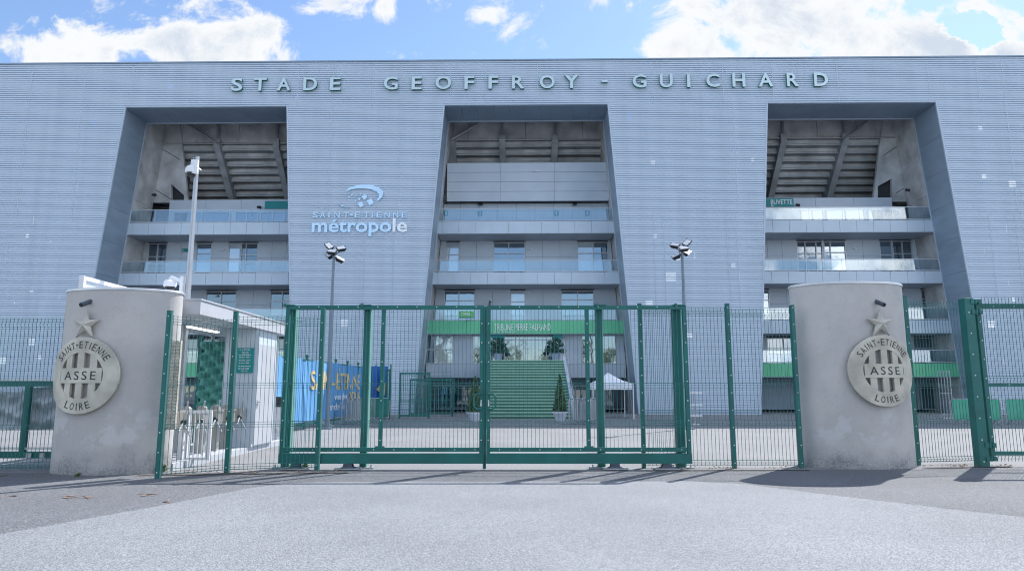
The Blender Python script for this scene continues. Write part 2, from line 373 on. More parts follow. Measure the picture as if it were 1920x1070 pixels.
def text_geo(body, extrude=0.0, offset=0.0, space=1.0, size=1.0):
    cu = bpy.data.curves.new('lettering', 'FONT'); cu.body = body; cu.size = size; cu.extrude = extrude; cu.offset = offset
    cu.space_character = space; cu.resolution_u = 4
    ob = bpy.data.objects.new('lettering', cu); COL.objects.link(ob)
    dg = bpy.context.evaluated_depsgraph_get()
    me = bpy.data.meshes.new_from_object(ob.evaluated_get(dg))
    vs = [v.co.copy() for v in me.vertices]; fs = [tuple(p.vertices) for p in me.polygons]; nz = [p.normal.z for p in me.polygons]
    bpy.data.objects.remove(ob); bpy.data.curves.remove(cu); bpy.data.meshes.remove(me)
    return vs, fs, nz
def add_text(mb, body, fn, w, h, depth=.02, bold=0.0, m_face=0, m_side=None, space=1.0, keep=False):
    """lettering fitted to a w x h rectangle centred on 0; fn(a, b, c) maps right, up, out into the scene"""
    vs, fs, nz = text_geo(body, extrude=.5, offset=bold, space=space)
    x0 = min(v.x for v in vs); x1 = max(v.x for v in vs); y0 = min(v.y for v in vs); y1 = max(v.y for v in vs)
    sx = w / (x1 - x0); sy = h / (y1 - y0)
    if keep: sx = sy = min(sx, sy)
    q = [fn((v.x - (x0 + x1) / 2) * sx, (v.y - (y0 + y1) / 2) * sy, (v.z + .5) * depth) for v in vs]
    o = len(mb.v); mb.v += [tuple(x) for x in q]
    for f, z in zip(fs, nz):
        mb.f.append(tuple(i + o for i in f)); mb.m.append(m_face if (z > .5 or m_side is None) else m_side)

# ------------------------------------------------------------------ ground
g = MB(); g.add([(-900, -900, 0), (900, -900, 0), (900, 900, 0), (-900, 900, 0)], [(0, 1, 2, 3)])
structure(g, 'ground', M['plaza'])
g = MB(); yf = 13.0
g.add([(-60, -40, .004), (60, -40, .004), (60, 13.95, .004), (8, 13.55, .004), (-4.3, 12.95, .004), (-60, 12.35, .004)], [(0, 1, 2, 3, 4, 5)])
structure(g, 'asphalt_apron', M['asphalt'])
pts = [G(-500, 1092), G(0, 1002), G(300, 948), G(470, 915), G(545, 906), G(620, 903.5), G(960, 902.5), G(1290, 902), G(1400, 908), G(1560, 929), G(1760, 952), G(1920, 970), G(2600, 1050)]
pl = []
for p, q in zip(pts[:-1], pts[1:]):
    n = max(1, int((q - p).length / .06))
    for k in range(n):
        c = p.lerp(q, k / n); pl.append((c.x, c.y + random.gauss(0, .012) + .02 * math.sin(c.x * 3.1) + .012 * math.sin(c.x * 11), .008))
pl.append((pts[-1].x, pts[-1].y, .008))
g = MB(); vs = [(-30, -40, .008), (30, -40, .008), (30, pl[-1][1], .008)] + pl[::-1] + [(-30, pl[0][1], .008)]
g.add(vs, [tuple(range(len(vs)))])
structure(g, 'driveway', M['drive'])
g = MB()
for (x, y, w, h) in [(25, 932, 22, 3), (130, 932, 10, 2), (168, 932, 16, 2.4), (277, 928, 14, 2.6), (316, 942, 8, 1.6)]:
    for k in range(7):
        a = x + random.uniform(-w, w); b = y + random.uniform(-h, h); c = G(a, b); r = random.uniform(.015, .05)
        n = 7; vs = [(c.x + r * 1.6 * random.uniform(.5, 1) * math.cos(6.283 * i / n), c.y + r * random.uniform(.5, 1) * math.sin(6.283 * i / n), .0125) for i in range(n)]
        g.add(vs, [tuple(range(n))])
structure(g, 'paint_marks', M['orange'])

# ------------------------------------------------------------------ stadium building
Pc = P(960, 111.5, 43.0); ROOF = Pc.z; YC = 43.0
def at_roof(px, py):
    r = ray(px, py); t = (ROOF - EYE) / r.z; return Vector((r.x * t, r.y * t))
A_ = at_roof(0, 121.5); B_ = at_roof(1920, 107)
TH = math.atan2(B_.y - A_.y, B_.x - A_.x)
ORG = Vector((0, A_.y + (B_.y - A_.y) * (0 - A_.x) / (B_.x - A_.x)))
EX = Vector((math.cos(TH), math.sin(TH))); NY = Vector((-math.sin(TH), math.cos(TH)))
def F(px, py, d=0.0):
    """facade coordinates (along, up) of a photograph pixel on the plane d metres behind the facade"""
    r = ray(px, py); n = NY.x * r.x + NY.y * r.y
    t = (d + ORG.dot(NY)) / n
    q = Vector((r.x * t, r.y * t)) - ORG
    return q.dot(EX), EYE + r.z * t
def W(x, d, z):               # facade coordinates to world
    q = ORG + EX * x + NY * d; return Vector((q.x, q.y, z))

bld = thing('stadium_building', 'huge grey blue stadium front with ribbed metal cladding and three sloping recessed bays', 'building', (ORG.x, ORG.y, 0), TH, local=True)

class Bay:
    def __init__(s, tl, tr, bl, br):
        a, b = F(*tl), F(*bl); c, d = F(*tr), F(*br)
        s.zt = (a[1] + c[1]) / 2
        s.l = (a, b); s.r = (c, d)
    def _x(s, e, z): (x0, z0), (x1, z1) = e; return x0 + (x1 - x0) * (z - z0) / (z1 - z0)
    def xl(s, z): return s._x(s.l, z)
    def xr(s, z): return s._x(s.r, z)
BL = Bay((235, 205), (539, 200), (175, 530), (545, 575))
BC = Bay((833, 196), (1140, 194.5), (795, 570), (1178, 570))
BR = Bay((1438, 193), (1755, 194), (1430, 570), (1823, 560))
BAYS = [BL, BC, BR]; ZT = sum(b.zt for b in BAYS) / 3
for b in BAYS: b.zt = ZT
XE = 48.0
def spans(z0, z1):
    if z0 >= ZT - 1e-4: return [((-XE, XE), (-XE, XE))]
    e = [(-XE, -XE)]; r = []
    for b in BAYS:
        r.append((e[-1], (b.xl(z0), b.xl(z1)))); e.append((b.xr(z0), b.xr(z1)))
    r.append((e[-1], (XE, XE)))
    return [((a[0], c[0]), (a[1], c[1])) for a, c in r]     # (x range at z0), (x range at z1)

# ribbed sheet cladding: one continuous folded sheet with sloping cut-outs
cl = MB(); pitch = .1475; nr = int(round(ZT / pitch)); p1 = ZT / nr; n2 = int(round((ROOF - ZT) / pitch)); p2 = (ROOF - ZT) / n2
rows = [(i * p1, p1) for i in range(nr)] + [(ZT + i * p2, p2) for i in range(n2)]
for z, p in rows:
    prof = [(z, .015), (z + p * .02, -.060), (z + p * .74, -.048), (z + p * .78, .015), (z + p, .015)]
    for (za, da), (zb, db) in zip(prof[:-1], prof[1:]):
        for (a0, a1), (b0, b1) in spans(za, min(zb, ROOF)) if not (za < ZT < zb - 1e-6) else spans(ZT, zb):
            cl.add([(a0, da, za), (a1, da, za), (b1, db, zb), (b0, db, zb)], [(0, 1, 2, 3)])
cl_ob = part(cl, 'cladding', M['clad'], bld)
# joint covers between sheets, slightly paler and out of line from tier to tier
sm = MB()
for px in (24, 60, 160, 250, 312, 362, 448, 560, 625, 752, 700, 845, 910, 1008, 1128, 1222, 1240, 1355, 1372, 1448, 1570, 1740, 1832, 1880):
    top = random.random()
    x, _ = F(px, 150)
    for (z0, z1, dx) in ((.3, 6.2, -.5), (6.2, 12.6, -.2), (12.6, ZT, 0), (ZT, ROOF - .2, .0)):
        if random.random() < .30: continue
        xx = x + dx
        ok = z0 >= ZT - .01 or any(s0[0] + .2 < xx < s0[1] - .2 and s1[0] + .2 < xx < s1[1] - .2 for s0, s1 in zip(*[[q[k] for q in spans(z0, z1)] for k in (0, 1)]))
        if ok:
            sm = MB(); sm.box((xx - .03, -.0595, z0), (xx + .03, -.02, z1)); part(sm, 'joint_cover', M['seam'], bld)
# corner trims, roof coping
for b in BAYS:
    tr = MB()
    for xf in (b.xl, b.xr):
        s = .05
        tr.hexa([(xf(0) - s, -.062, 0), (xf(0) + s, -.062, 0), (xf(0) + s, .05, 0), (xf(0) - s, .05, 0), (xf(ZT) - s, -.062, ZT), (xf(ZT) + s, -.062, ZT), (xf(ZT) + s, .05, ZT), (xf(ZT) - s, .05, ZT)])
    tr.box((b.xl(ZT) - .05, -.064, ZT), (b.xr(ZT) + .05, .05, ZT + .10))
    part(tr, 'corner_trim', M['seam'], bld)
rc = MB(); rc.box((-XE, -.11, ROOF - .02), (XE, .6, ROOF + .07)); part(rc, 'roof_coping', M['reveal'], bld)
rf = MB(); rf.box((-XE, .3, ROOF - .7), (XE, 26, ROOF - .3)); rf.box((-XE, 25.6, 0), (XE, 26, ROOF - .7))
rf.box((-XE, .4, 0), (-XE + .3, 25.6, ROOF - .7)); rf.box((XE - .3, .4, 0), (XE, 25.6, ROOF - .7)); part(rf, 'roof', M['concrete'], bld)  # unseen slab and walls, added to keep the sun out of the bays

D1 = 2.6; D2 = 4.9
def zc(py, d): return F(985, py, d)[1]
for b, nm in ((BL, 0), (BC, 1), (BR, 2)):
    # reveals and soffit: flat panels between the outer and the inner edge, with thin joints
    rv = MB()
    zs = [0] + [ZT * k / 9 for k in range(1, 10)]
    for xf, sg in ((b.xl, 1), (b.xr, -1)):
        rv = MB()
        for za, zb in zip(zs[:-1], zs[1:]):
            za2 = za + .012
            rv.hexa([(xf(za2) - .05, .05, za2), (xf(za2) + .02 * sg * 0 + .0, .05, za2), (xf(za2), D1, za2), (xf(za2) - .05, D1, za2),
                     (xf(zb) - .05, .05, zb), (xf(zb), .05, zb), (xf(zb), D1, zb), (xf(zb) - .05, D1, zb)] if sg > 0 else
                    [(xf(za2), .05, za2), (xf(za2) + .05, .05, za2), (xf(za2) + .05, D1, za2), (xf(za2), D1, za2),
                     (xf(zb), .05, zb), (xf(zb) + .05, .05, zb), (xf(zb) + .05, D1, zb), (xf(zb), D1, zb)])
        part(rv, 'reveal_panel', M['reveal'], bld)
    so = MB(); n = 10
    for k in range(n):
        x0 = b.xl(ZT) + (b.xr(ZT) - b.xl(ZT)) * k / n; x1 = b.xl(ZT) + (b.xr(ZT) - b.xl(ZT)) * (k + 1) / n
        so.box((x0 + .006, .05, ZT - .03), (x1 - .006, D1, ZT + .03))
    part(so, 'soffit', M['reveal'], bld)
    it = MB()
    for xf, sg in ((b.xl, 1), (b.xr, -1)):
        it.hexa([(xf(0) - .035, D1 - .03, 0), (xf(0) + .035, D1 - .03, 0), (xf(0) + .035, D1 + .04, 0), (xf(0) - .035, D1 + .04, 0),
                 (xf(ZT) - .035, D1 - .03, ZT - .04), (xf(ZT) + .035, D1 - .03, ZT - .04), (xf(ZT) + .035, D1 + .04, ZT - .04), (xf(ZT) - .035, D1 + .04, ZT - .04)])
    it.box((b.xl(ZT), D1 - .03, ZT - .10), (b.xr(ZT), D1 + .05, ZT - .031))
    part(it, 'inner_trim', M['seam'], bld)

def slant(mb, b, z0, z1, d0, d1, m=0, ins=.01, xa=None, xb=None):
    l0, l1 = b.xl(z0) + ins, b.xl(z1) + ins; r0, r1 = b.xr(z0) - ins, b.xr(z1) - ins
    if xa is not None: l0, l1 = max(l0, xa), max(l1, xa)
    if xb is not None: r0, r1 = min(r0, xb), min(r1, xb)
    if r0 <= l0 or r1 <= l1: return
    mb.hexa([(l0, d0, z0), (r0, d0, z0), (r0, d1, z0), (l0, d1, z0), (l1, d0, z1), (r1, d0, z1), (r1, d1, z1), (l1, d1, z1)], m)

def balcony(b, yt, yb, yrail, fascia, green=False, d1=D1):
    zt, zb, zr = zc(yt, d1), zc(yb, d1), zc(yrail, d1)
    fb = MB(); x0, x1 = b.xl(zb), b.xr(zb); n = max(3, int(round((x1 - x0) / 1.13)))
    off = .35
    for k in range(-1, n + 1):
        a = x0 + off + k * 1.13; slant(fb, b, zb, zt, d1, d1 + .05, 0, .012, a + .010, a + 1.13 - .010)
    ob = part(fb, 'balcony', fascia, bld)
    sl = MB(); slant(sl, b, zb + .02, zt - .06, d1 + .055, D2 + 1.6, 0, .02)
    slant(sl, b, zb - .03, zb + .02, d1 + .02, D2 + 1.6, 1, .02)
    part(sl, 'slab', [M['concrete'], M['soffit']], bld, ob)
    rl = MB(); slant(rl, b, zr - .05, zr, d1 + .03, d1 + .09, 0, .02); slant(rl, b, zt + .05, zt + .09, d1 + .03, d1 + .09, 0, .02)
    x0, x1 = b.xl(zr), b.xr(zr); n = int((x1 - x0) / 1.13)
    for k in range(n + 2):
        a = x0 + .5 + k * 1.13
        if a < x1 - .05: rl.box((a - .018, d1 + .092, zt - .05), (a + .018, d1 + .13, zr - .02))
    part(rl, 'railing', M['frame'], bld, ob)
    gl = MB(); slant(gl, b, zt + .092, zr - .052, d1 + .055, d1 + .067, 0, .03); part(gl, 'glass', M['rail_glass'], bld, ob)
    return zt, zb, zr

def window(px0, px1, z0, z1, d, mulls=(.5,), trans=(.68,), pane='pane', blind=None, recess=.08):
    x0 = F(px0, 500, d)[0]; x1 = F(px1, 500, d)[0]; fr = MB(); w = .06
    fr.box((x0, d, z0), (x0 + w, d + .12, z1)); fr.box((x1 - w, d, z0), (x1, d + .12, z1))
    fr.box((x0 + w, d + .001, z0), (x1 - w, d + .119, z0 + w)); fr.box((x0 + w, d + .001, z1 - w), (x1 - w, d + .119, z1))
    xs = [x0 + w] + [x0 + (x1 - x0) * k for k in mulls] + [x1 - w]
    for k in mulls:
        xm = x0 + (x1 - x0) * k; fr.box((xm - w / 2, d + .002, z0 + w), (xm + w / 2, d + .118, z1 - w))
    for t in trans:
        zm = z0 + (z1 - z0) * t
        for a, c in zip(xs[:-1], xs[1:]): fr.box((a + (.031 if a > x0 + w + .01 else 0), d + .003, zm - w / 2), (c - (.031 if c < x1 - w - .01 else 0), d + .117, zm + w / 2))
    wo = part(fr, 'window', M['frame'], bld)
    for i, (a, c) in enumerate(zip(xs[:-1], xs[1:])):
        pm = MB(); tilt = random.uniform(-.006, .006)
        pm.hexa([(a, d + recess, z0 + w), (c, d + recess + tilt, z0 + w), (c, d + recess + .01 + tilt, z0 + w), (a, d + recess + .01, z0 + w),
                 (a, d + recess, z1 - w), (c, d + recess + tilt, z1 - w), (c, d + recess + .01 + tilt, z1 - w), (a, d + recess + .01, z1 - w)])
        part(pm, 'pane', M['pane_b' if blind and i in blind else pane], bld, wo)
    return x0, x1

def panel_wall(b, z0, z1, d, holes, mat_='wall', joints=1.15, lo=None, hi=None, conc=(), hj=.55):
    """panels filling a storey between the window openings (holes: ranges along the facade)"""
    mb = MB(); lo = b.xl(z0) if lo is None else lo; hi = b.xr(z0) if hi is None else hi
    cuts = sorted(holes); segs = []; x = lo
    for a, c in cuts:
        if a > x: segs.append((x, a))
        x = max(x, c)
    if x < hi: segs.append((x, hi))
    for a, c in segs:
        n = max(1, int(round((c - a) / joints))); cm = 1 if any(q0 - .05 <= (a + c) / 2 <= q1 + .05 for q0, q1 in conc) else 0
        for k in range(n):
            xa = a + (c - a) * k / n; xb = a + (c - a) * (k + 1) / n; zm = z0 + (z1 - z0) * hj
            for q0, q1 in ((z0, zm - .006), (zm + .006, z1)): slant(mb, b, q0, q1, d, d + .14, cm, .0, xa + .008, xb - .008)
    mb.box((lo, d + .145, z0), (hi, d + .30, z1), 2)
    return part(mb, 'panel_wall', [M[mat_], M['concrete_d'], M['dark']], bld)

zB1t, zB1b, zB1r = zc(415, D1), zc(437, D1), zc(390, D1)
zB2t, zB2b, zB2r = zc(510, D1), zc(532, D1), zc(487, D1)
zB3t, zB3b, zB3r = zc(601, D1), zc(625, D1), zc(577, D1)
zB4t, zB4b, zB4r = zc(681, D1), zc(706, D1), zc(656, D1)
for b in BAYS:
    balcony(b, 415, 437, 390, M['panel']); balcony(b, 510, 532, 487, M['panel'])
    balcony(b, 601, 625, 577, M['green_band'] if b is BC else M['panel'])
    if b is not BC: balcony(b, 681, 706, 656, M['green_band'])

def storey(b, z0, z1, wins, conc=(), d=D2, mat_='wall'):
    holes = [window(a, c, z0, z1 - .12, d, *r) for a, c, *r in wins]
    cc = [(F(a, 500, d)[0], F(c, 500, d)[0]) for a, c in conc]
    panel_wall(b, z0, z1, d, holes, mat_, conc=cc)
# third storey
storey(BL, zB2t, zB1b, [(274, 311, (.5,), (.42, .62), 'pane_d'), (365, 395, (), (.7,)), (426, 449, (), (.55,), 'pane', (0,)), (449.5, 482, (.3,), (.42, .66), 'pane_d')], conc=[(233, 273)])
storey(BC, zB2t, zB1b, [(836, 861, (), (.65,), 'pane', (0,)), (925, 985, (.48,), (.68,), 'pane'), (1083, 1141, (.52,), (.68,), 'pane', (0,))])
storey(BR, zB2t, zB1b, [(1496, 1545, (.33, .75), (.45, .66), 'pane_d'), (1547, 1589, (.3,), (.68,), 'pane'), (1652, 1676, (), (.6,), 'pane'), (1676.5, 1714, (.5,), (.42, .64), 'pane_d')], conc=[(1722, 1758)])
# second storey
storey(BL, zB3t, zB2b, [(389, 447, (.5,), (.70,), 'pane_d'), (509, 546, (.62,), (.70,), 'pane_d')], conc=[(215, 260)])
storey(BC, zB3t, zB2b, [(833, 891, (.48,), (.70,), 'pane'), (957, 985, (), (.66,), 'pane', (0,)), (1051, 1113, (.5,), (.72,), 'pane')])
storey(BR, zB3t, zB2b, [(1425, 1440, (), (.7,), 'pane'), (1722, 1764, (.7,), (.72,), 'pane_d')])
# first storey
dL = 3.5
storey(BL, zB4t, zB3b, [(200, 300, (.5,), (.6,), 'pane_d'), (340, 420, (.5,), (.6,), 'pane_d'), (470, 540, (.5,), (.6,), 'pane_d')])
storey(BR, zB4t, zB3b, [(1430, 1492, (.5,), (.6,), 'pane_d'), (1560, 1640, (.5,), (.6,), 'pane_d'), (1700, 1790, (.4, .8), (.6,), 'pane_d')])
zl0, zl1 = zc(707, dL), zB3b
zw0 = zc(682, dL); zland = zc(675, .2)
holes = []
holes.append(window(796, 852, zw0, zl1 - .03, dL, (.38,), (.5,), 'pane', (1,)))
holes.append(window(887, 902, zw0, zl1 - .03, dL, (), (.5,), 'pane'))
holes.append(window(1088, 1153, zw0, zl1 - .03, dL, (.5,), (.5,), 'pane'))
dr = window(920, 1049, zland + .02, zl1 - .10, dL, (.2, .36, .5, .64, .8), (.86,), 'pane')
mw = MB()
lo, hi = BC.xl(zw0), BC.xr(zw0)
segs = []; x = lo
for a, c in sorted(holes + [dr]):
    if a > x: segs.append((x, a))
    x = c
segs.append((x, hi))
for a, c in segs:
    n = max(1, round((c - a) / 1.1))
    for k in range(n): slant(mw, BC, zw0, zl1, dL, dL + .12, 0, 0, a + (c - a) * k / n + .007, a + (c - a) * (k + 1) / n - .007)
n = 10
for k in range(n):
    a = lo + (hi - lo) * k / n; c = lo + (hi - lo) * (k + 1) / n
    if c < dr[0] + .1 or a > dr[1] - .1 or True: slant(mw, BC, zl0, zw0 - .012, dL, dL + .12, 0, 0, a + .007, c - .007)
mw.box((lo, dL + .13, zl0), (hi, dL + .3, zl1), 1)
slant(mw, BC, zl0 - .03, zl0 - .002, dL, 7.2, 2, .0)
part(mw, 'panel_wall', [M['wall'], M['dark'], M['soffit']], bld)
# ground floor glazing
zg = zl0 - .04
for b, wins in ((BL, [(215, 330), (345, 420), (430, 545)]), (BC, [(780, 850), (852, 905), (1065, 1100), (1104, 1190)]), (BR, [(1500, 1600), (1640, 1700), (1705, 1800)])):
    d = 6.0; top = zg if b is BC else zB4b - .04
    for a, c in wins: window(a, c, .12, top - .5, d - .13, (.33, .66), (), 'pane_d')
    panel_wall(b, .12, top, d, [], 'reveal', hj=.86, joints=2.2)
for s0, s1 in spans(0, .9):
    plinth = MB(); plinth.hexa([(s0[0] + .08, -.055, 0), (s0[1] - .08, -.055, 0), (s0[1] - .08, -.02, 0), (s0[0] + .08, -.02, 0), (s1[0] + .08, -.055, .28), (s1[1] - .08, -.055, .28), (s1[1] - .08, -.02, .28), (s1[0] + .08, -.02, .28)])
    part(plinth, 'plinth', M['reveal'], bld)

# upper level: white walls behind the top balcony, concrete stand above
for b, y0, wins in ((BL, 374, [(317, 425), (435, 479), (482, 530)]), (BR, 370, [(1509, 1552), (1557, 1630), (1636, 1698)])):
    d = D2; z1 = F(400 if b is BL else 1560, y0, d)[1]
    zt_ = zc(395, d)
    holes = [window(a, c, zB1t, zt_, d - .03, (.5,), (), 'pane_d', None) for a, c in wins]
    lo = F(315, 400, d)[0] if b is BL else b.xl(zB1t); hi = b.xr(zB1t) if b is BL else F(1676, 400, d)[0]
    panel_wall(b, zB1t, z1, d + .10, [], 'wall', hj=.62, joints=2.8, lo=lo, hi=hi)
# centre: big panelled box with the service signs below it
d = 4.0; x0, x1 = F(838, 340, d)[0], F(1141, 340, d)[0]; z0, z1 = F(985, 377, d)[1], F(985, 305, d)[1]
bx = MB(); rws = 4
for k in range(rws):
    za = z0 + (z1 - z0) * k / rws; zb_ = z0 + (z1 - z0) * (k + 1) / rws
    for q in range(3):
        xa = x0 + (x1 - x0) * q / 3; xb = x0 + (x1 - x0) * (q + 1) / 3; bx.box((xa + .008, d, za + .010), (xb - .008, d + .1, zb_ - .010))
bx.box((x0, d + .105, z0), (x1, d + .5, z1), 1)
part(bx, 'panel_box', [M['wall'], M['joint']], bld)
for xf, sg in ((BC.xl, 1), (BC.xr, -1)):
    lv = MB(); za = z0
    while za < z1 - .1:
        xa, xb = (xf(za) + .02, x0 - .02) if sg > 0 else (x1 + .02, xf(za) - .02)
        if xb > xa + .04: lv.hexa([(xa, d + .1, za), (xb, d + .1, za), (xb, d + .3, za + .06), (xa, d + .3, za + .06), (xa, d + .1, za + .04), (xb, d + .1, za + .04), (xb, d + .3, za + .10), (xa, d + .3, za + .10)])
        za += .17
    part(lv, 'louvre', M['steel'], bld)
ww = panel_wall(BC, zB1t, z0 - .01, 4.6, [], 'wall', hj=.7, joints=1.4)
sg_ = MB()
for px in (836, 900, 1043, 1101):
    a, z = F(px, 400, 4.58); sg_.box((a - .16, 4.555, z - .18), (a + .16, 4.585, z + .18), 0); sg_.box((a - .03, 4.545, z - .11), (a + .03, 4.554, z + .11), 1)
part(sg_, 'door_sign', [M['teal'], M['text_w']], bld)
for px, py, dd in ((901, 383, 4.5), (1077, 383, 4.5), (291, 366, 3.4), (1699, 357, 3.4), (487, 389, 4.9), (1494, 385, 4.9)):
    a, z = F(px, py, dd); c = MB(); c.bar((a, dd + .1, z + .05), (a, dd - .12, z + .1), .05); c.cyl((a - .12, dd - .14, z), (a + .14, dd - .2, z - .05), .085, .10, 10); part(c, 'floodlight', M['black'], bld)
for px, py in ((1004, 321), (995, 467), (990, 548), (417, 469), (405, 554), (1604, 466)):
    dd = 3.98 if py == 321 else D2 - .02; a, z = F(px, py, dd); c = MB(); w_ = .22 if py == 321 else .13
    c.box((a - w_, dd - .08, z - .06), (a + w_, dd, z + .05), 0); c.box((a - w_ * .6, dd - .09, z - .04), (a - .02, dd - .081, z + .02), 1); part(c, 'emergency_light', [M['white'], M['lamp']], bld)

def stand(b, pxs_r, y_top, side, d0=5.3, z_cut=None):
    # back wall of the upper tier and the stepped underside of its seats, falling away from the viewer
    zt_ = zc(y_top, d0); xl_, xr_ = b.xl(ZT) - 3, b.xr(ZT) + 3
    up = MB(); n = 4
    for k in range(n):
        xa = xl_ + (xr_ - xl_) * k / n; xb = xl_ + (xr_ - xl_) * (k + 1) / n; up.box((xa + .012, d0, zt_ + .05), (xb - .012, d0 + .3, ROOF - .75))
    part(up, 'rear_wall', M['concrete'], bld)
    st = MB(); z = zt_; dd = d0 + .05; rise, run = .44, .50
    for k in range(9):
        st.hexa([(xl_, dd, z - rise), (xr_, dd, z - rise), (xr_, dd + .16, z - rise), (xl_, dd + .16, z - rise), (xl_, dd + .07, z), (xr_, dd + .07, z), (xr_, dd + .23, z), (xl_, dd + .23, z)])
        st.box((xl_, dd + .01, z - rise + .02), (xr_, dd + run + .2, z - rise + .16), 1)
        z -= rise; dd += run
    st.box((xl_, dd + .3, z - 3), (xr_, dd + .5, z + .2), 1)
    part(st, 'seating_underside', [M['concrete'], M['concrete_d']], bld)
    for px, py in pxs_r:
        a = F(px, py, d0)[0]; rk = MB(); w = .22
        pr = [(d0 - .35, zt_ + .25), (d0 + .15, zt_ + .25), (d0 + 4.4, zt_ - 3.6), (d0 + 4.4, zt_ - 4.4), (d0 + 3.6, zt_ - 4.4), (d0 + .1, zt_ - .72), (d0 - .35, zt_ - .3)]
        m = len(pr); rk.add([(a - w, y, zz) for y, zz in pr] + [(a + w, y, zz) for y, zz in pr],
                            [tuple(range(m)), tuple(range(2 * m - 1, m - 1, -1))] + [(i, m + i, m + (i + 1) % m, (i + 1) % m) for i in range(m)])
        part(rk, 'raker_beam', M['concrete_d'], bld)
        ps = MB(); ps.bar((a, d0 - .2, zt_ + .26), (a, d0 - .2, ZT + .8), .16); ps.box((a - .25, d0 - .4, zt_ + .02), (a + .25, d0 - .36, zt_ + .3))
        part(ps, 'steel_post', M['steel'], bld)
    pp = MB(); pp.cyl((xl_, d0 - .15, zt_ + .03), (xr_, d0 - .15, zt_ + .03), .06); part(pp, 'drain_pipe', M['steel'], bld)
    if side:      # concrete flank wall, inside the bay on the outer side
        fw = MB(); xf = b.xl if side < 0 else b.xr; s = -1 if side < 0 else 1; tiers = [zB1t, zB1t + 1.7, zB1t + 4.2, ROOF - .75]
        for za, zb_ in zip(tiers[:-1], tiers[1:]):
            for d_a, d_b in ((D1 + .05, 3.9), (3.9, d0 - .152)):
                fw.hexa([(xf(za) + .25 * s - .24, d_a, za + .01), (xf(za) + .25 * s + .24, d_a, za + .01), (xf(za) + .25 * s + .24, d_b - .015, za + .01), (xf(za) + .25 * s - .24, d_b - .015, za + .01),
                         (xf(zb_) + .25 * s - .24, d_a, zb_ - .01), (xf(zb_) + .25 * s + .24, d_a, zb_ - .01), (xf(zb_) + .25 * s + .24, d_b - .015, zb_ - .01), (xf(zb_) + .25 * s - .24, d_b - .015, zb_ - .01)])
        part(fw, 'flank_wall', M['concrete'], bld)
        poly = [(236, 380), (236, 215), (337, 215), (337.5, 234), (353, 380), (345, 380), (345, 366), (321, 345), (321, 380)] if side < 0 else [(1760, 378), (1672, 378), (1672, 335), (1646, 349), (1646, 378), (1637, 378), (1655, 225), (1655, 212), (1760, 212)]
        ow = MB(); q = [F(x_, y_, d0 - .15) for x_, y_ in poly]; k_ = len(q)
        ow.add([(x_, d0 - .15, z_) for x_, z_ in q] + [(x_, d0 + .1, z_) for x_, z_ in q], [tuple(range(k_)), tuple(range(2 * k_ - 1, k_ - 1, -1))] + [(i, k_ + i, k_ + (i + 1) % k_, (i + 1) % k_) for i in range(k_)])
        part(ow, 'cheek_wall', M['concrete'], bld)
        ow = MB(); (xa, za), (xb, zb_) = (F(312, 330, d0 + .3), F(352, 385, d0 + .3)) if side < 0 else (F(1638, 325, d0 + .3), F(1680, 385, d0 + .3))
        ow.box((xa, d0 + .2, zb_), (xb, d0 + .34, za)); part(ow, 'shade_panel', M['dark'], bld)  # near black panel stands in for the shade inside the cheek wall gap
        gv = MB()      # board joints running diagonally over the flank
        for (xq, yq), (xr_2, yr) in (((276, 262), (338, 300)), ((258, 336), (322, 374))) if side < 0 else (((1722, 248), (1656, 292)), ((1734, 330), (1680, 362))):
            (xa, za), (xb, zb_) = F(xq, yq, d0 - .155), F(xr_2, yr, d0 - .155); gv.bar((xa, d0 - .152, za), (xb, d0 - .152, zb_), .012, .05)
        part(gv, 'board_joint', M['joint'], bld)
stand(BL, [(410, 272), (520, 272)], 268, -1)
stand(BC, [(849, 264), (942, 264), (1040, 264), (1137, 264)], 264, 0)
stand(BR, [(1467, 264), (1582, 264)], 264, 1)
for b in BAYS:
    zt_ = ROOF - .75 if b is BC else zB1t
    for xf, s in ((b.xl, -1), (b.xr, 1)):
        fw = MB(); zq = [0, zB4t, zB3t, zB2t, zB1t] + ([zt_] if b is BC else [])
        for za, zb_ in zip(zq[:-1], zq[1:]):
            e = [(.04, .30) if s > 0 else (-.30, -.04)][0]
            fw.hexa([(xf(za) + e[0], D1 + .06, za), (xf(za) + e[1], D1 + .06, za), (xf(za) + e[1], 7.4, za), (xf(za) + e[0], 7.4, za), (xf(zb_) + e[0], D1 + .06, zb_ - .008), (xf(zb_) + e[1], D1 + .06, zb_ - .008), (xf(zb_) + e[1], 7.4, zb_ - .008), (xf(zb_) + e[0], 7.4, zb_ - .008)])
        part(fw, 'flank_wall', M['concrete'], bld)
def br(px0, py0, px1, py1, d, w=.09):
    a, z = F(px0, py0, d); c, y = F(px1, py1, d); m = MB(); m.cyl((a, d, z), (c, d, y), w, w, 8); part(m, 'brace', M['steel'], bld)
br(345, 228, 409, 270, 4.9); br(385, 232, 378, 246, 4.9, .05); br(400, 234, 384, 250, 4.9, .05); br(1640, 216, 1582, 262, 4.9); br(1604, 226, 1606, 240, 4.9, .05); br(1592, 226, 1604, 241, 4.9, .05); br(915, 222, 846, 262, 4.9)

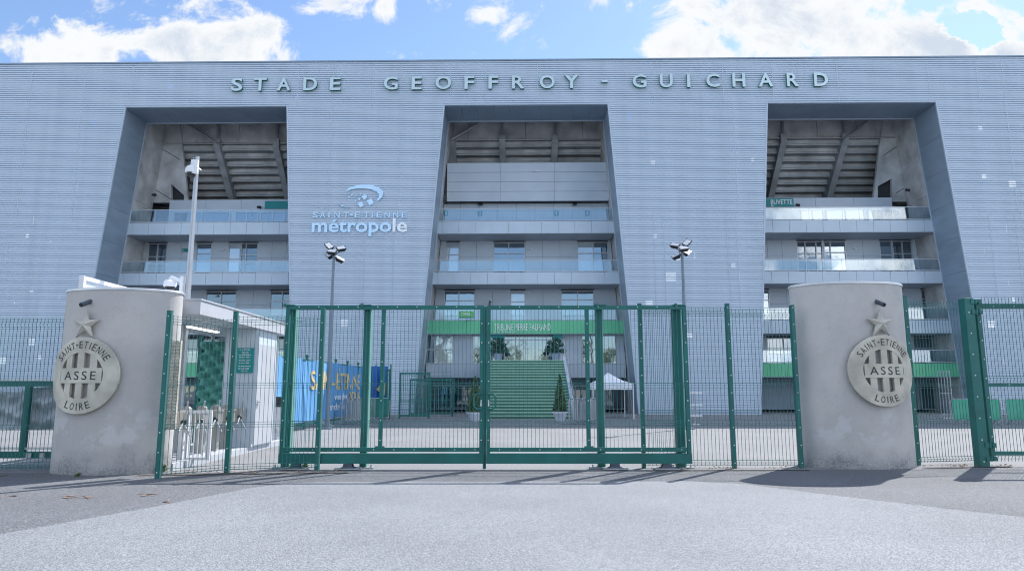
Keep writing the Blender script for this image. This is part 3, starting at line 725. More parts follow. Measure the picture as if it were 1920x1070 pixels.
# mirror tiles scattered over the cladding
tiles = [(70, 412, 14), (152, 352, 14), (114, 412, 5.5), (51, 443, 5.5), (97, 452, 5.5), (59, 546, 6), (120, 554, 14), (30, 568, 6), (176, 231, 9), (115, 474, 5), (12, 237, 9), (60, 640, 9), (84, 617, 7), (6, 675, 10), (75, 668, 7),
         (558, 181, 8), (678, 203, 9), (757, 213, 7), (800, 178, 6), (700, 290, 5), (275, 190, 6), (320, 162, 8), (645, 606, 13), (677, 614, 8), (675, 655, 11), (636, 672, 6), (588, 608, 5), (565, 330, 5),
         (1181, 219, 10), (1186, 271, 7), (1271, 352, 7), (1380, 387, 11), (1228, 443, 7), (1250, 471, 10), (1308, 480, 11), (1271, 487, 7), (1375, 496, 6.5), (1390, 519, 6.5), (1258, 519, 16), (1366, 543, 11), (1217, 568, 11), (1293, 627, 9), (1224, 303, 7), (1095, 175, 6), (1411, 300, 5),
         (1838, 240, 6.5), (1845, 331, 7), (1898, 346, 11), (1893, 429, 11), (1895, 530, 7), (1849, 470, 6), (1870, 664, 8), (1859, 606, 11), (1885, 676, 6), (1900, 560, 6), (1910, 655, 9), (1796, 222, 5)]
for x, y, sz in tiles:
    a, z = F(x, y, -.05); h = sz / 30 / 2 * 1.18; t = MB(); tx = random.uniform(-.010, .012)
    for zr, p in rows:
        lo_, hi_ = zr + p * .02, zr + p * .72
        if lo_ < z - h - .05 or hi_ > z + h + .05: continue
        t.hexa([(a - h, -.0605, lo_), (a + h, -.0605 + tx, lo_), (a + h, -.044, lo_), (a - h, -.044, lo_), (a - h, -.0485, hi_), (a + h, -.0485 + tx, hi_), (a + h, -.044, hi_), (a - h, -.044, hi_)])
    if not t.v:
        zr, p = min(rows, key=lambda q: abs(q[0] + q[1] * .35 - z)); lo_, hi_ = zr + p * .02, zr + p * .72
        t.hexa([(a - h, -.0605, lo_), (a + h, -.0605, lo_), (a + h, -.044, lo_), (a - h, -.044, lo_), (a - h, -.0485, hi_), (a + h, -.0485, hi_), (a + h, -.044, hi_), (a - h, -.044, hi_)])
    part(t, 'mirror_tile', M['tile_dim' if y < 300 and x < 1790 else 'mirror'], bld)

# ------------------------------------------------------------------ signs on the building (facade coordinates)
def fthing(name, label, cat, x, d, z, group=None):
    w = W(x, d, z); o = thing(name, label, cat, (w.x, w.y, w.z), TH, group); LOCAL[o.name] = Vector((x, d, z)); return o
row = [('S', 434, 455), ('T', 476, 500), ('A', 520, 545), ('D', 569, 595), ('E', 619, 639), ('G', 720, 746), ('E', 772, 791), ('O', 817, 846), ('F', 871, 889), ('F', 916, 934), ('R', 960, 983), ('O', 1012, 1040), ('Y', 1058, 1085), ('-', 1128, 1139),
       ('G', 1186, 1212), ('U', 1237, 1261), ('I', 1288, 1294), ('C', 1324, 1349), ('H', 1373, 1397), ('A', 1422, 1449), ('R', 1475, 1497), ('D', 1526, 1552)]
x_, z_ = F(985, 155, -.1)
s1 = fthing('facade_lettering', 'pale capital letters with dark green sides along the top of the ribbed facade', 'sign', x_, -.06, z_)
for ch, a, c in row:
    yc_ = 158.8 + (149.5 - 158.8) * ((a + c) / 2 - 444) / (1539 - 444)
    xa = F(a, yc_, -.2)[0]; xc = F(c, yc_, -.2)[0]; zm = F((a + c) / 2, yc_, -.2)[1]; h = .92 if ch != '-' else .14
    t = MB(); xm = (xa + xc) / 2
    add_text(t, ch, lambda p, q, o, xm=xm, zm=zm: (xm + p, -.07 - o, zm + q), xc - xa, h, .17, .02, 0, 1)
    part(t, 'letter', [M['letter'], M['dkgreen']], s1)

x_, z_ = F(674, 405, -.1)
s2 = fthing('metropolis_emblem', 'pale blue mounted emblem of two lines of lettering under an arc and scattered diamonds', 'sign', x_, -.06, z_)
t = MB(); (xa, z1), (xc, z0) = F(587, 397.5, -.1), F(763, 408, -.1)
letters = 'SAINT-ETIENNE'; cx_px = [591, 605, 617, 632, 649, 659, 670, 687, 698, 711, 726, 742, 758]
for ch, px in zip(letters, cx_px):
    xm, zm = F(px, 403, -.1); w = .07 if ch == 'I' else (.2 if ch == '-' else .33)
    t = MB(); add_text(t, ch, lambda p, q, o, xm=xm, zm=zm: (xm + p, -.07 - o, zm + q), w, .06 if ch == '-' else .36, .06, .008); part(t, 'letter', M['logo'], s2)
(xa, z1), (xc, z0) = F(585.5, 410.5, -.1), F(763, 443, -.1)
t = MB(); add_text(t, 'métropole', lambda p, q, o: ((xa + xc) / 2 + p, -.07 - o, (z0 + z1) / 2 + q), xc - xa, z1 - z0, .08, .018)
xs_ = F(732, 430, -.1)[0]; t.m = [1 if sum(t.v[i][0] for i in f) / len(f) > xs_ else 0 for f in t.f]; part(t, 'lettering', [M['logo'], M['logo_w']], s2)
def plate_poly(mb, pts, y0, y1):
    n = len(pts); mb.add([(x, y0, z) for x, z in pts] + [(x, y1, z) for x, z in pts], [tuple(range(n)), tuple(range(2 * n - 1, n - 1, -1))] + [(i, n + i, n + (i + 1) % n, (i + 1) % n) for i in range(n)])
def logo_px(x, y): return F(570 + x / 8.914, 340 + y / 8.917, -.1)       # coordinates read off an enlarged crop
sw = MB(); outer = [(705, 160), (760, 115), (850, 80), (950, 60), (1060, 58), (1170, 75), (1260, 110), (1315, 155), (1330, 205), (1305, 265), (1245, 325)]
inner = [(1210, 330), (1250, 270), (1255, 220), (1215, 175), (1130, 140), (1030, 122), (930, 118), (840, 128), (770, 146), (715, 168)]
o_ = [logo_px(*q) for q in outer]; i_ = [logo_px(*q) for q in inner][::-1]
n = min(len(o_), len(i_))
for k in range(n - 1):
    a, b_, c, e = o_[k], o_[k + 1], i_[k + 1], i_[k]; plate_poly(sw, [e, c, b_, a], -.15, -.07)
plate_poly(sw, [i_[n - 1], o_[n], o_[n - 1]], -.15, -.07)
part(sw, 'arc', M['logo'], s2)
sw = MB(); plate_poly(sw, [logo_px(*q) for q in [(570, 350), (610, 388), (690, 425), (770, 437), (700, 438), (620, 410), (580, 372)]][::-1], -.13, -.07); part(sw, 'arc', M['logo'], s2)
for x, y, r in [(1110, 345, 62), (1012, 262, 50), (952, 388, 54), (925, 295, 22), (858, 322, 15), (945, 210, 16), (805, 228, 16), (755, 265, 13), (740, 205, 12), (832, 275, 10), (690, 212, 10), (880, 240, 12)]:
    q = MB(); plate_poly(q, [logo_px(x + r * math.cos(k * math.pi / 2 + .25), y + r * math.sin(k * math.pi / 2 + .25)) for k in range(4)][::-1], -.13, -.07); part(q, 'diamond', M['logo'], s2)

def board(name, label, px0, py0, px1, py1, d, mat_, texts=(), cat='sign', depth=.05, group=None):
    (x0, z1), (x1, z0) = F(px0, py0, d), F(px1, py1, d); xm, zm = (x0 + x1) / 2, (z0 + z1) / 2
    th = fthing(name, label, cat, xm, d, z0, group); m = MB(); m.box((x0, d, z0), (x1, d + depth, z1)); part(m, 'board', mat_, th)
    for body, u0, v0, u1, v1 in texts:
        t = MB(); xa, xb = x0 + (x1 - x0) * u0, x0 + (x1 - x0) * u1; za, zb_ = z1 - (z1 - z0) * v1, z1 - (z1 - z0) * v0
        add_text(t, body, lambda p, q, o: ((xa + xb) / 2 + p, d - .001 - o, (za + zb_) / 2 + q), xb - xa, zb_ - za, .012, .006); part(t, 'lettering', M['text_w'], th)
    return th
board('refreshment_sign', 'teal sign with white capitals at the top of the right bay', 1436, 372, 1488.5, 387.5, 4.7, M['teal'], [('BUVETTE', .17, .16, .95, .70), ('Bar', .18, .76, .28, .95)])
board('blank_sign', 'plain teal sign without lettering high in the left bay', 497, 377, 540, 391.5, 4.7, M['teal'])
board('central_sign', 'small light green sign above the green band in the centre bay', 860.5, 583, 888, 594.5, 2.3, M['sign_green'], [('CENTRAL', .14, .28, .86, .72)])
board('exit_sign', 'tiny dark green exit sign on the third storey wall in the left bay', 341, 466, 354, 472, 4.86, M['teal'], [('<', .1, .25, .25, .75)])
board('direction_sign', 'small teal direction sign left of the entrance doors at stair top', 922, 625, 945, 634, 2.9, M['teal'], [('<  E', .1, .25, .6, .75)][:0])
board('direction_sign', 'small teal direction sign right of the entrance doors at stair top', 1037, 625, 1055, 634, 2.9, M['teal'])
(x0, z1), (x1, z0) = F(927, 607, D1), F(1033, 619, D1)
th = fthing('stand_lettering', 'thin white stand name lettering fixed on the green band over the stairs', 'sign', (x0 + x1) / 2, D1, z0)
t = MB(); add_text(t, 'TRIBUNE PIERRE FAURAND', lambda p, q, o: ((x0 + x1) / 2 + p, D1 - .003 - o, (z0 + z1) / 2 + q), x1 - x0, z1 - z0, .03, -.006); part(t, 'lettering', M['text_w'], th)
x2 = F(968, 620, D1)[0]; t = MB(); add_text(t, 'Place P. Rivière, Place G.', lambda p, q, o: ((x0 + x2) / 2 + p, D1 - .003 - o, z0 - .11 + q), x2 - x0, .12, .02); part(t, 'lettering', M['text_w'], th)

# ------------------------------------------------------------------ staircase, topiary
YT, YB = 42.6, 36.6; zL = P(985, 675, YT).z; xsl, xsr = P(913, 675, YT).x, P(1056, 675, YT).x
st = thing('entrance_staircase', 'wide green staircase with pale nosings rising to the entrance doors', 'staircase', ((xsl + xsr) / 2, YB, 0))
NS = 20; mb = MB(); nb = MB()
for k in range(NS):
    y0 = YB + (YT - YB) * k / NS; z1 = zL * (k + 1) / NS
    mb.box((xsl, y0, 0 if k < 1 else z1 - zL / NS - .1), (xsr, YT + .5, z1 - .056))
    nb.box((xsl + .02, y0 - .02, z1 - .055), (xsr - .02, y0 + (YT - YB) / NS + .0 + (.5 if k == NS - 1 else -.021), z1))
part(mb, 'steps', M['stair'], st); part(nb, 'nosing', M['nosing'], st)
for x, s in ((xsl, -1), (xsr, 1)):
    q = MB(); a, b = (x - .16, x - .002) if s < 0 else (x + .002, x + .16)
    q.hexa([(a, YB - .3, 0), (b, YB - .3, 0), (b, YT + .4, 0), (a, YT + .4, 0), (a, YB - .3, .35), (b, YB - .3, .35), (b, YT + .4, zL + .25), (a, YT + .4, zL + .25)]); sr = part(q, 'stringer', M['panel'], st)
    h = MB(); h.cyl(((a + b) / 2, YB - .2, 1.2), ((a + b) / 2, YT + .2, zL + 1.0), .03, .03, 8)
    for k in range(6):
        t_ = k / 5; y = YB - .15 + (YT + .1 - YB) * t_; zz = .36 + zL * t_; h.cyl(((a + b) / 2, y, zz - .15), ((a + b) / 2, y, zz + .82), .022, .022, 6)
    part(h, 'handrail', M['steel'], st)
ld = MB(); a, c = W(BC.xl(0) + .3, .3, 0), W(BC.xr(0), .3, 0)
ld.box((xsl - .15, YT + .42, zL - .3), (xsr + .15, YT + 4.4, zL - .003)); part(ld, 'landing', M['concrete'], st)

def leaf_cloud(mb, pts, size, m=0):
    for p in pts:
        d = Vector((random.gauss(0, 1), random.gauss(0, 1), random.gauss(0, 1))).normalized(); a = d.orthogonal().normalized(); b = d.cross(a)
        s = size * random.uniform(.6, 1.3); mb.add([p - a * s, p + b * s * .5, p + a * s, p - b * s * .5], [(0, 1, 2, 3)], m)
def cone_shrub(px0, px1, pyb, pyp, pyt, Y, label):
    a, c = P(px0, pyp, Y), P(px1, pyp, Y); xm = (a.x + c.x) / 2; zb = P(px0, pyb, Y).z; zp = a.z; zt = P(px0, pyt, Y).z; r = (c.x - a.x) / 2
    th = thing('potted_shrub', label, 'potted plant', (xm, Y, 0), 0, 'cone shrubs flanking the stairs')
    q = MB(); q.lathe((xm, Y, 0), [(r * .55, 0), (r * .95, zp - .08), (r * 1.04, zp - .08), (r * 1.04, zp), (r * .9, zp), (r * .88, zp - .05), (.01, zp - .06)], 20)
    part(q, 'pot', M['pot'], th, smooth=False)
    f = MB(); pts = []
    for k in range(5200):
        t_ = random.random() ** 1.5; h = zp + .02 + (zt - zp) * t_; rr = r * .95 * (1 - t_) ** .8 * (1 + .10 * math.sin(11 * t_ + 2.2 * math.sin(k * .002)) + random.gauss(0, .05)) * (random.random() ** .25); an = random.uniform(0, 6.283)
        pts.append(Vector((xm + rr * math.cos(an), Y + rr * math.sin(an), h)))
    leaf_cloud(f, pts, .045); part(f, 'foliage', M['foliage'], th)
    f = MB(); f.cyl((xm, Y, zp - .1), (xm, Y, zt - .15), .05, .01, 8); part(f, 'trunk', M['bark'], th)
cone_shrub(1036, 1064, 797, 771, 702, 33.4, 'cone shaped shrub in a white pot right of the green stairs')
cone_shrub(875, 906, 797, 772, 706, 33.4, 'cone shaped shrub in a white pot left of the green stairs')
def cloud_tree(px, pyb, pyt, d, label):
    x, z0 = F(px, pyb, d); _, z1 = F(px, pyt, d); w = W(x, d, 0); h = z1 - z0
    th = thing('cloud_pruned_tree', label, 'tree', (w.x, w.y, z0), 0, 'cloud pruned trees by the doors')
    q = MB(); q.lathe((w.x, w.y, z0), [(.22, 0), (.32, .42), (.3, .42), (.02, .40)], 14); part(q, 'pot', M['reveal'], th)
    tk = MB(); f = MB(); pads = [(0, .95, .22), (-.34, .78, .24), (.30, .70, .24), (-.1, .62, .22), (-.48, .45, .25), (.46, .42, .27), (.02, .40, .22), (.2, .88, .18)]
    base = Vector((w.x, w.y, z0 + .38)); tk.cyl(base, base + Vector((.02, 0, h * .55)), .05, .03, 8)
    for dx, t_, r in pads:
        c = Vector((w.x + dx, w.y + random.uniform(-.25, .25), z0 + h * t_)); tk.cyl(base + Vector((0, 0, h * t_ * .55)), c - Vector((0, 0, .05)), .03, .015, 6)
        pts = []
        for k in range(330):
            v_ = Vector((random.gauss(0, 1), random.gauss(0, 1), random.gauss(0, 1))).normalized() * r * random.random() ** .33; v_.z *= .62; pts.append(c + v_)
        leaf_cloud(f, pts, .05)
    part(tk, 'trunk', M['bark'], th); part(f, 'crown', M['foliage2'], th)
cloud_tree(934, 674.5, 634, 1.6, 'small cloud pruned tree on the landing left of the entrance doors')
cloud_tree(1042, 674.5, 634, 1.6, 'small cloud pruned tree on the landing right of the entrance doors')

# ------------------------------------------------------------------ welded mesh and gates
def wires(mb, a, b, z0, z1, folds, pitch=.076, r=.0036, fold_d=.028, hz=(), out=-1):
    """vertical wires between two plan points with V folds, and the doubled horizontal wires at each fold"""
    a = Vector((a[0], a[1], 0)); b = Vector((b[0], b[1], 0)); L_ = (b - a).length; d = (b - a) / L_; nrm = Vector((d.y, -d.x, 0)) * (1 if out < 0 else -1)
    prof = [(z0, 0)]
    for f in sorted(folds): prof += [(f - .045, 0), (f, fold_d), (f + .045, 0)]
    prof.append((z1, 0)); n = int(L_ / pitch); u_ = d * r; w_ = nrm * r
    for i in range(n + 1):
        p = a + d * (pitch * .5 + i * (L_ - pitch) / max(1, n)); vs = []; fs = []
        for k, (z, o) in enumerate(prof):
            c = p + nrm * o + Vector((0, 0, z)); vs += [c - u_ - w_, c + u_ - w_, c + u_ + w_, c - u_ + w_]
            if k:
                q = 4 * (k - 1); fs += [(q + j, q + (j + 1) % 4, q + 4 + (j + 1) % 4, q + 4 + j) for j in range(4)]
        mb.add(vs, fs)
    for f in folds:
        for dz, o in ((-.045, 0), (0, fold_d), (.045, 0)):
            mb.bar(a + nrm * (o + r * 1.9) + Vector((0, 0, f + dz)), b + nrm * (o + r * 1.9) + Vector((0, 0, f + dz)), r * 2.1, r * 2.1)
    for h in hz: mb.bar(a + nrm * r * 1.9 + Vector((0, 0, h)), b + nrm * r * 1.9 + Vector((0, 0, h)), r * 1.5, r * 1.5)

def post_at(px, py, pxt, pyt):
    g_ = G(px, py); r = ray(pxt, pyt); h = EYE + r.z * g_.y / r.y
    x = (g_.x + r.x * g_.y / r.y) / 2
    return Vector((x, g_.y, h))
def fence_post(th, p, w=.068, dp=.10, bolts=True, flange=0):
    m = MB(); m.box((p.x - w / 2, p.y - dp / 2, 0), (p.x + w / 2, p.y + dp / 2, p.z)); m.box((p.x - w / 2 - .003, p.y - dp / 2 - .003, p.z), (p.x + w / 2 + .003, p.y + dp / 2 + .003, p.z + .012))
    if flange: m.box((p.x + flange * w / 2, p.y - dp / 2 + .02, 0), (p.x + flange * (w / 2 + .03), p.y - dp / 2 + .025, p.z - .02), 1)
    o = part(m, 'post', [M['gate'], M['gate_l']], th)
    if bolts:
        b = MB(); z = .10
        while z < p.z: b.ball((p.x, p.y - dp / 2 - .002, z), .013, 8, 4, 0, (1, .6, 1)); z += .335
        part(b, 'bolts', M['bolt'], th, o)
    return o
def fence_run(label, posts, extra=None, fl=0, ends=(None, None), folds=(.10, .86, 1.58), off=.055):
    th = thing('mesh_fence', label, 'fence', (posts[0].x, posts[0].y, 0), 0, 'green welded mesh fence panels')
    for p in posts:
        if p.z > 0: fence_post(th, p, flange=fl)
    for a, b in zip(posts[:-1], posts[1:]):
        m = MB(); top = max(min(a.z, b.z) if min(a.z, b.z) > 0 else max(abs(a.z), abs(b.z)), 1) - .06; wires(m, (a.x, a.y + off), (b.x, b.y + off), .04, top, list(folds) + [top - .12], hz=(.06, top - .02)); part(m, 'mesh_panel', M['wire'], th)
    return th
pq = post_at(291, 891, 313, 588); pq.y = 12.12; pq.x = P(302, 740, 12.02).x
f1 = fence_run('green mesh fence between the left pillar and the sliding gate, in front of the turnstiles', [pq, post_at(425, 886, 443, 585), post_at(594, 881, 606, 577)], fl=1)
f2 = fence_run('green mesh fence between the sliding gate and the right pillar', [post_at(1207, 877, 1199, 570), post_at(1377, 877, 1363, 570), post_at(1506, 877, 1481, 573)])
f3 = fence_run('short green mesh fence panel between the right pillar and the hinged gate', [post_at(1720, 871, 1696, 556), post_at(1846, 868, 1812, 561)])
pa = post_at(-90, 884, -62, 590); pb = post_at(96, 884, 118, 594); pb.z = -pb.z
f4 = fence_run('green mesh fence left of the left pillar at the picture edge', [pa, pb], folds=(.12, .80, 1.55))

# sliding gate leaves
YG = 13.42
def gate_leaf(px0, px1, stiles, label, handle_side, group='leaves of the green sliding gate'):
    z0b, z1b = P(960, 868, YG).z, P(960, 849.5, YG).z; zr0, zr1 = P(960, 846, YG).z, P(960, 838.5, YG).z; zt0, zt1 = P(960, 580, YG).z, P(960, 573, YG).z
    X = lambda px, py=720: P(px, py, YG).x
    x0, x1 = X(px0), X(px1); w = .072
    th = thing('sliding_gate', label, 'gate', (x0, YG, 0), 0, group)
    fr = MB(); fr.box((x0, YG - .04, zt0), (x1, YG + .04, zt1)); fr.box((x0 + w, YG - .035, zr0), (x1 - w, YG + .035, zr1))
    for a in (x0 + w / 2, x1 - w / 2): fr.box((a - w / 2, YG - .042, z1b + .0), (a + w / 2, YG + .042, zt0 - .001))
    for s in stiles:
        a = X(s); fr.box((a - w / 2, YG - .038, zr1 + .001), (a + w / 2, YG + .038, zt0 - .001)); fr.box((a - .09, YG - .04, zr1 - .04), (a + .09, YG - .036, zr1 + .03))
    part(fr, 'frame', M['gate'], th)
    bm = MB(); bm.box((x0, YG - .07, z0b), (x1, YG + .07, z1b)); part(bm, 'beam', M['gate'], th)
    ms = MB(); xs = [x0 + w] + [X(s) for s in stiles] + [x1 - w]
    for a, c in zip(xs[:-1], xs[1:]): wires(ms, (a, YG), (c, YG), zr1, zt0, [.86, 1.58], fold_d=.02)
    part(ms, 'mesh_panel', M['wire'], th)
    bt = MB()
    for z in [.55 + .37 * k for k in range(7)]:
        for a in [x0 + w / 2, x1 - w / 2] + [X(s) for s in stiles]: bt.ball((a, YG - .043, z), .014, 8, 4, 0, (1, .6, 1))
    k = x0 + .25
    while k < x1: bt.ball((k, YG - .041, (zt0 + zt1) / 2 + .01), .013, 8, 4, 0, (1, .6, 1)); bt.ball((k, YG - .036, (zr0 + zr1) / 2), .012, 8, 4, 0, (1, .6, 1)); k += .385
    part(bt, 'bolts', M['bolt'], th)
    hx = x1 if handle_side > 0 else x0; s = -handle_side; hd = MB(); za, zb = P(960, 766, YG).z, P(960, 738, YG).z
    xo = hx + s * .175; pts = [(hx + s * .03, za), (xo - s * .05, za), (xo, za + .05), (xo, zb - .05), (xo - s * .05, zb), (hx + s * .03, zb)]
    for p, q in zip(pts[:-1], pts[1:]): hd.cyl((p[0], YG - .075, p[1]), (q[0], YG - .075, q[1]), .021, .021, 10)
    for zz in (za, zb): hd.cyl((hx + s * .05, YG - .085, zz), (hx + s * .05, YG - .03, zz), .02, .02, 8)
    part(hd, 'handle', M['gate'], th)
    lk = MB(); lk.box((hx + s * .03, YG - .055, za + .05), (hx + s * .055, YG - .043, za + .13)); lk.cyl((hx + s * .045, YG - .07, za + .15), (hx + s * .045, YG - .05, za + .15), .012, .012, 8); part(lk, 'lock', M['bolt'], th)
    return th, zt1
gl_, ztop = gate_leaf(531, 906.5, [716], 'left leaf of the green sliding gate, behind the mesh fence post and blue banner side', 1)
gr_, _ = gate_leaf(912.5, 1291, [1102], 'right leaf of the green sliding gate, on the side of the white tent', -1)
m = MB(); xm = P(909, 720, YG).x; m.box((xm - .03, YG - .02, .02), (xm + .03, YG + .05, ztop - .02)); m.box((xm - .022, YG - .055, .02), (xm - .002, YG - .021, ztop - .03)); part(m, 'meeting_strip', M['gate'], gl_)
m = MB(); xh = P(918, 570, YG).x; m.cyl((xh, YG, ztop), (xh, YG, ztop + .06), .02, .02, 8); m.ball((xh + .01, YG - .01, ztop + .08), .03, 8, 5); part(m, 'sensor', M['black'], gr_)
# guide posts behind the gate with base plates
for px, pyb, w, lab in ((543, 872, .145, 'outer left guide post of the sliding gate, partly behind the kiosk side mesh'), (686, 872, .115, 'inner left guide post of the sliding gate, in front of the blue banner'), (1124, 871, .12, 'inner right guide post of the sliding gate, in front of the white tent'), (1271, 871, .145, 'outer right guide post of the sliding gate, at the end of the right leaf')):
    Yp = YG + .26; x = P(px, 720, Yp).x; h = P(px, 577, Yp).z
    th = thing('guide_post', lab, 'post', (x, Yp, 0), 0, 'thick posts guiding the sliding gate')
    m = MB(); m.box((x - w / 2, Yp - .09, .03), (x + w / 2, Yp + .09, h)); m.box((x + w / 2, Yp - .085, .03), (x + w / 2 + .02, Yp + .085, h - .02), 1); part(m, 'shaft', [M['gate'], M['gate_l']], th)
    m = MB(); m.box((x - .22, Yp - .14, 0), (x + .22, Yp + .14, .03))
    for sx in (-.17, .17): m.cyl((x + sx, Yp - .1, .03), (x + sx, Yp - .1, .08), .015, .015, 6)
    part(m, 'base_plate', M['steel'], th)
    m = MB(); m.box((x - .12, Yp - .3, h + .002), (x + .12, Yp + .05, h + .03)); m.cyl((x - .06, Yp - .3, h - .02), (x - .06, Yp - .3, h + .05), .03, .03, 8); part(m, 'guide_roller', M['gate'], th)
for px, lab in ((555, 'roller carriage under the left leaf near the outer guide post'), (653, 'roller carriage under the left leaf near the blue banner'), (1153, 'roller carriage under the right leaf near the white tent'), (1250, 'roller carriage under the right leaf behind the fence mesh')):
    x = P(px, 870, YG).x; zb = P(960, 868, YG).z
    th = thing('roller_carriage', lab, 'gate roller', (x, YG, 0), 0, 'roller carriages under the sliding gate')
    m = MB(); m.box((x - .24, YG - .12, .012), (x + .24, YG + .12, .034)); part(m, 'base_plate', M['steel'], th)
    m = MB()
    for yy in (-.07, .05):
        pr = [(-.16, .034), (.16, .034), (.09, .06), (.08, zb - .004), (-.08, zb - .004), (-.09, .06)]
        n = 6; m.add([(x + a, YG + yy, z) for a, z in pr] + [(x + a, YG + yy + .02, z) for a, z in pr], [tuple(range(n)), tuple(range(2 * n - 1, n - 1, -1))] + [(i, n + i, n + (i + 1) % n, (i + 1) % n) for i in range(n)])
    part(m, 'bracket', M['pipe'], th)

# hinged gate at the right edge
Yh = 13.95; xa = P(1842, 720, Yh).x
th = thing('hinged_gate', 'green hinged mesh gate leaving the picture at the right edge', 'gate', (xa, Yh, 0))
h = P(1820, 560, Yh).z; xp = P(1827, 720, Yh).x
m = MB(); m.box((xp - .10, Yh - .1, 0), (xp + .085, Yh + .1, h)); m.cyl((xp - .0, Yh, h), (xp, Yh, h + .02), .09, .07, 12); hp = part(m, 'hinge_post', M['gate'], th)
m = MB()
for z in [.1 + .42 * k for k in range(8)]: m.ball((xp - .03, Yh - .102, z), .017, 8, 4, 0, (1, .6, 1))
part(m, 'bolts', M['bolt'], th, hp)
xl0 = xp + .17; xr0 = xl0 + 3.6; ht = h - .02
m = MB(); m.box((xl0, Yh - .04, .12), (xl0 + .085, Yh + .04, ht)); m.box((xr0, Yh - .04, .12), (xr0 + .085, Yh + .04, ht))
for pya, pyb in ((570, 579), (718, 724.5), (845, 853)):
    za, zb = P(1885, pyb, Yh).z, P(1885, pya, Yh).z; m.box((xl0 + .086, Yh - .035, za), (xr0 - .001, Yh + .035, zb))
fr = part(m, 'frame', M['gate'], th)
m = MB()
for z in [.2 + .38 * k for k in range(8)]: m.ball((xl0 + .05, Yh - .042, z), .015, 8, 4, 0, (1, .6, 1))
for k in range(8): m.ball((xl0 + .35 + k * .42, Yh - .037, P(1885, 574.5, Yh).z), .015, 8, 4); m.ball((xl0 + .5 + k * .42, Yh - .037, P(1885, 721, Yh).z), .015, 8, 4)
part(m, 'bolts', M['bolt'], th, fr)
m = MB(); wires(m, (xl0 + .09, Yh - .03), (xr0, Yh - .03), .10, h + .02, [.2, .9, 1.72, h - .15], pitch=.07); part(m, 'mesh_panel', M['wire'], th)
for z in (h - .07, h - .28, .42, .16):
    m = MB(); m.cyl((xp + .07, Yh - .08, z), (xl0 + .06, Yh - .08, z), .022, .022, 8); m.box((xp + .02, Yh - .115, z - .045), (xp + .09, Yh - .101, z + .045)); m.box((xl0 + .01, Yh - .105, z - .045), (xl0 + .07, Yh - .041, z + .045)); m.cyl((xp + .13, Yh - .08, z - .05), (xp + .13, Yh - .08, z + .05), .03, .03, 8); part(m, 'hinge', M['gate'], th)

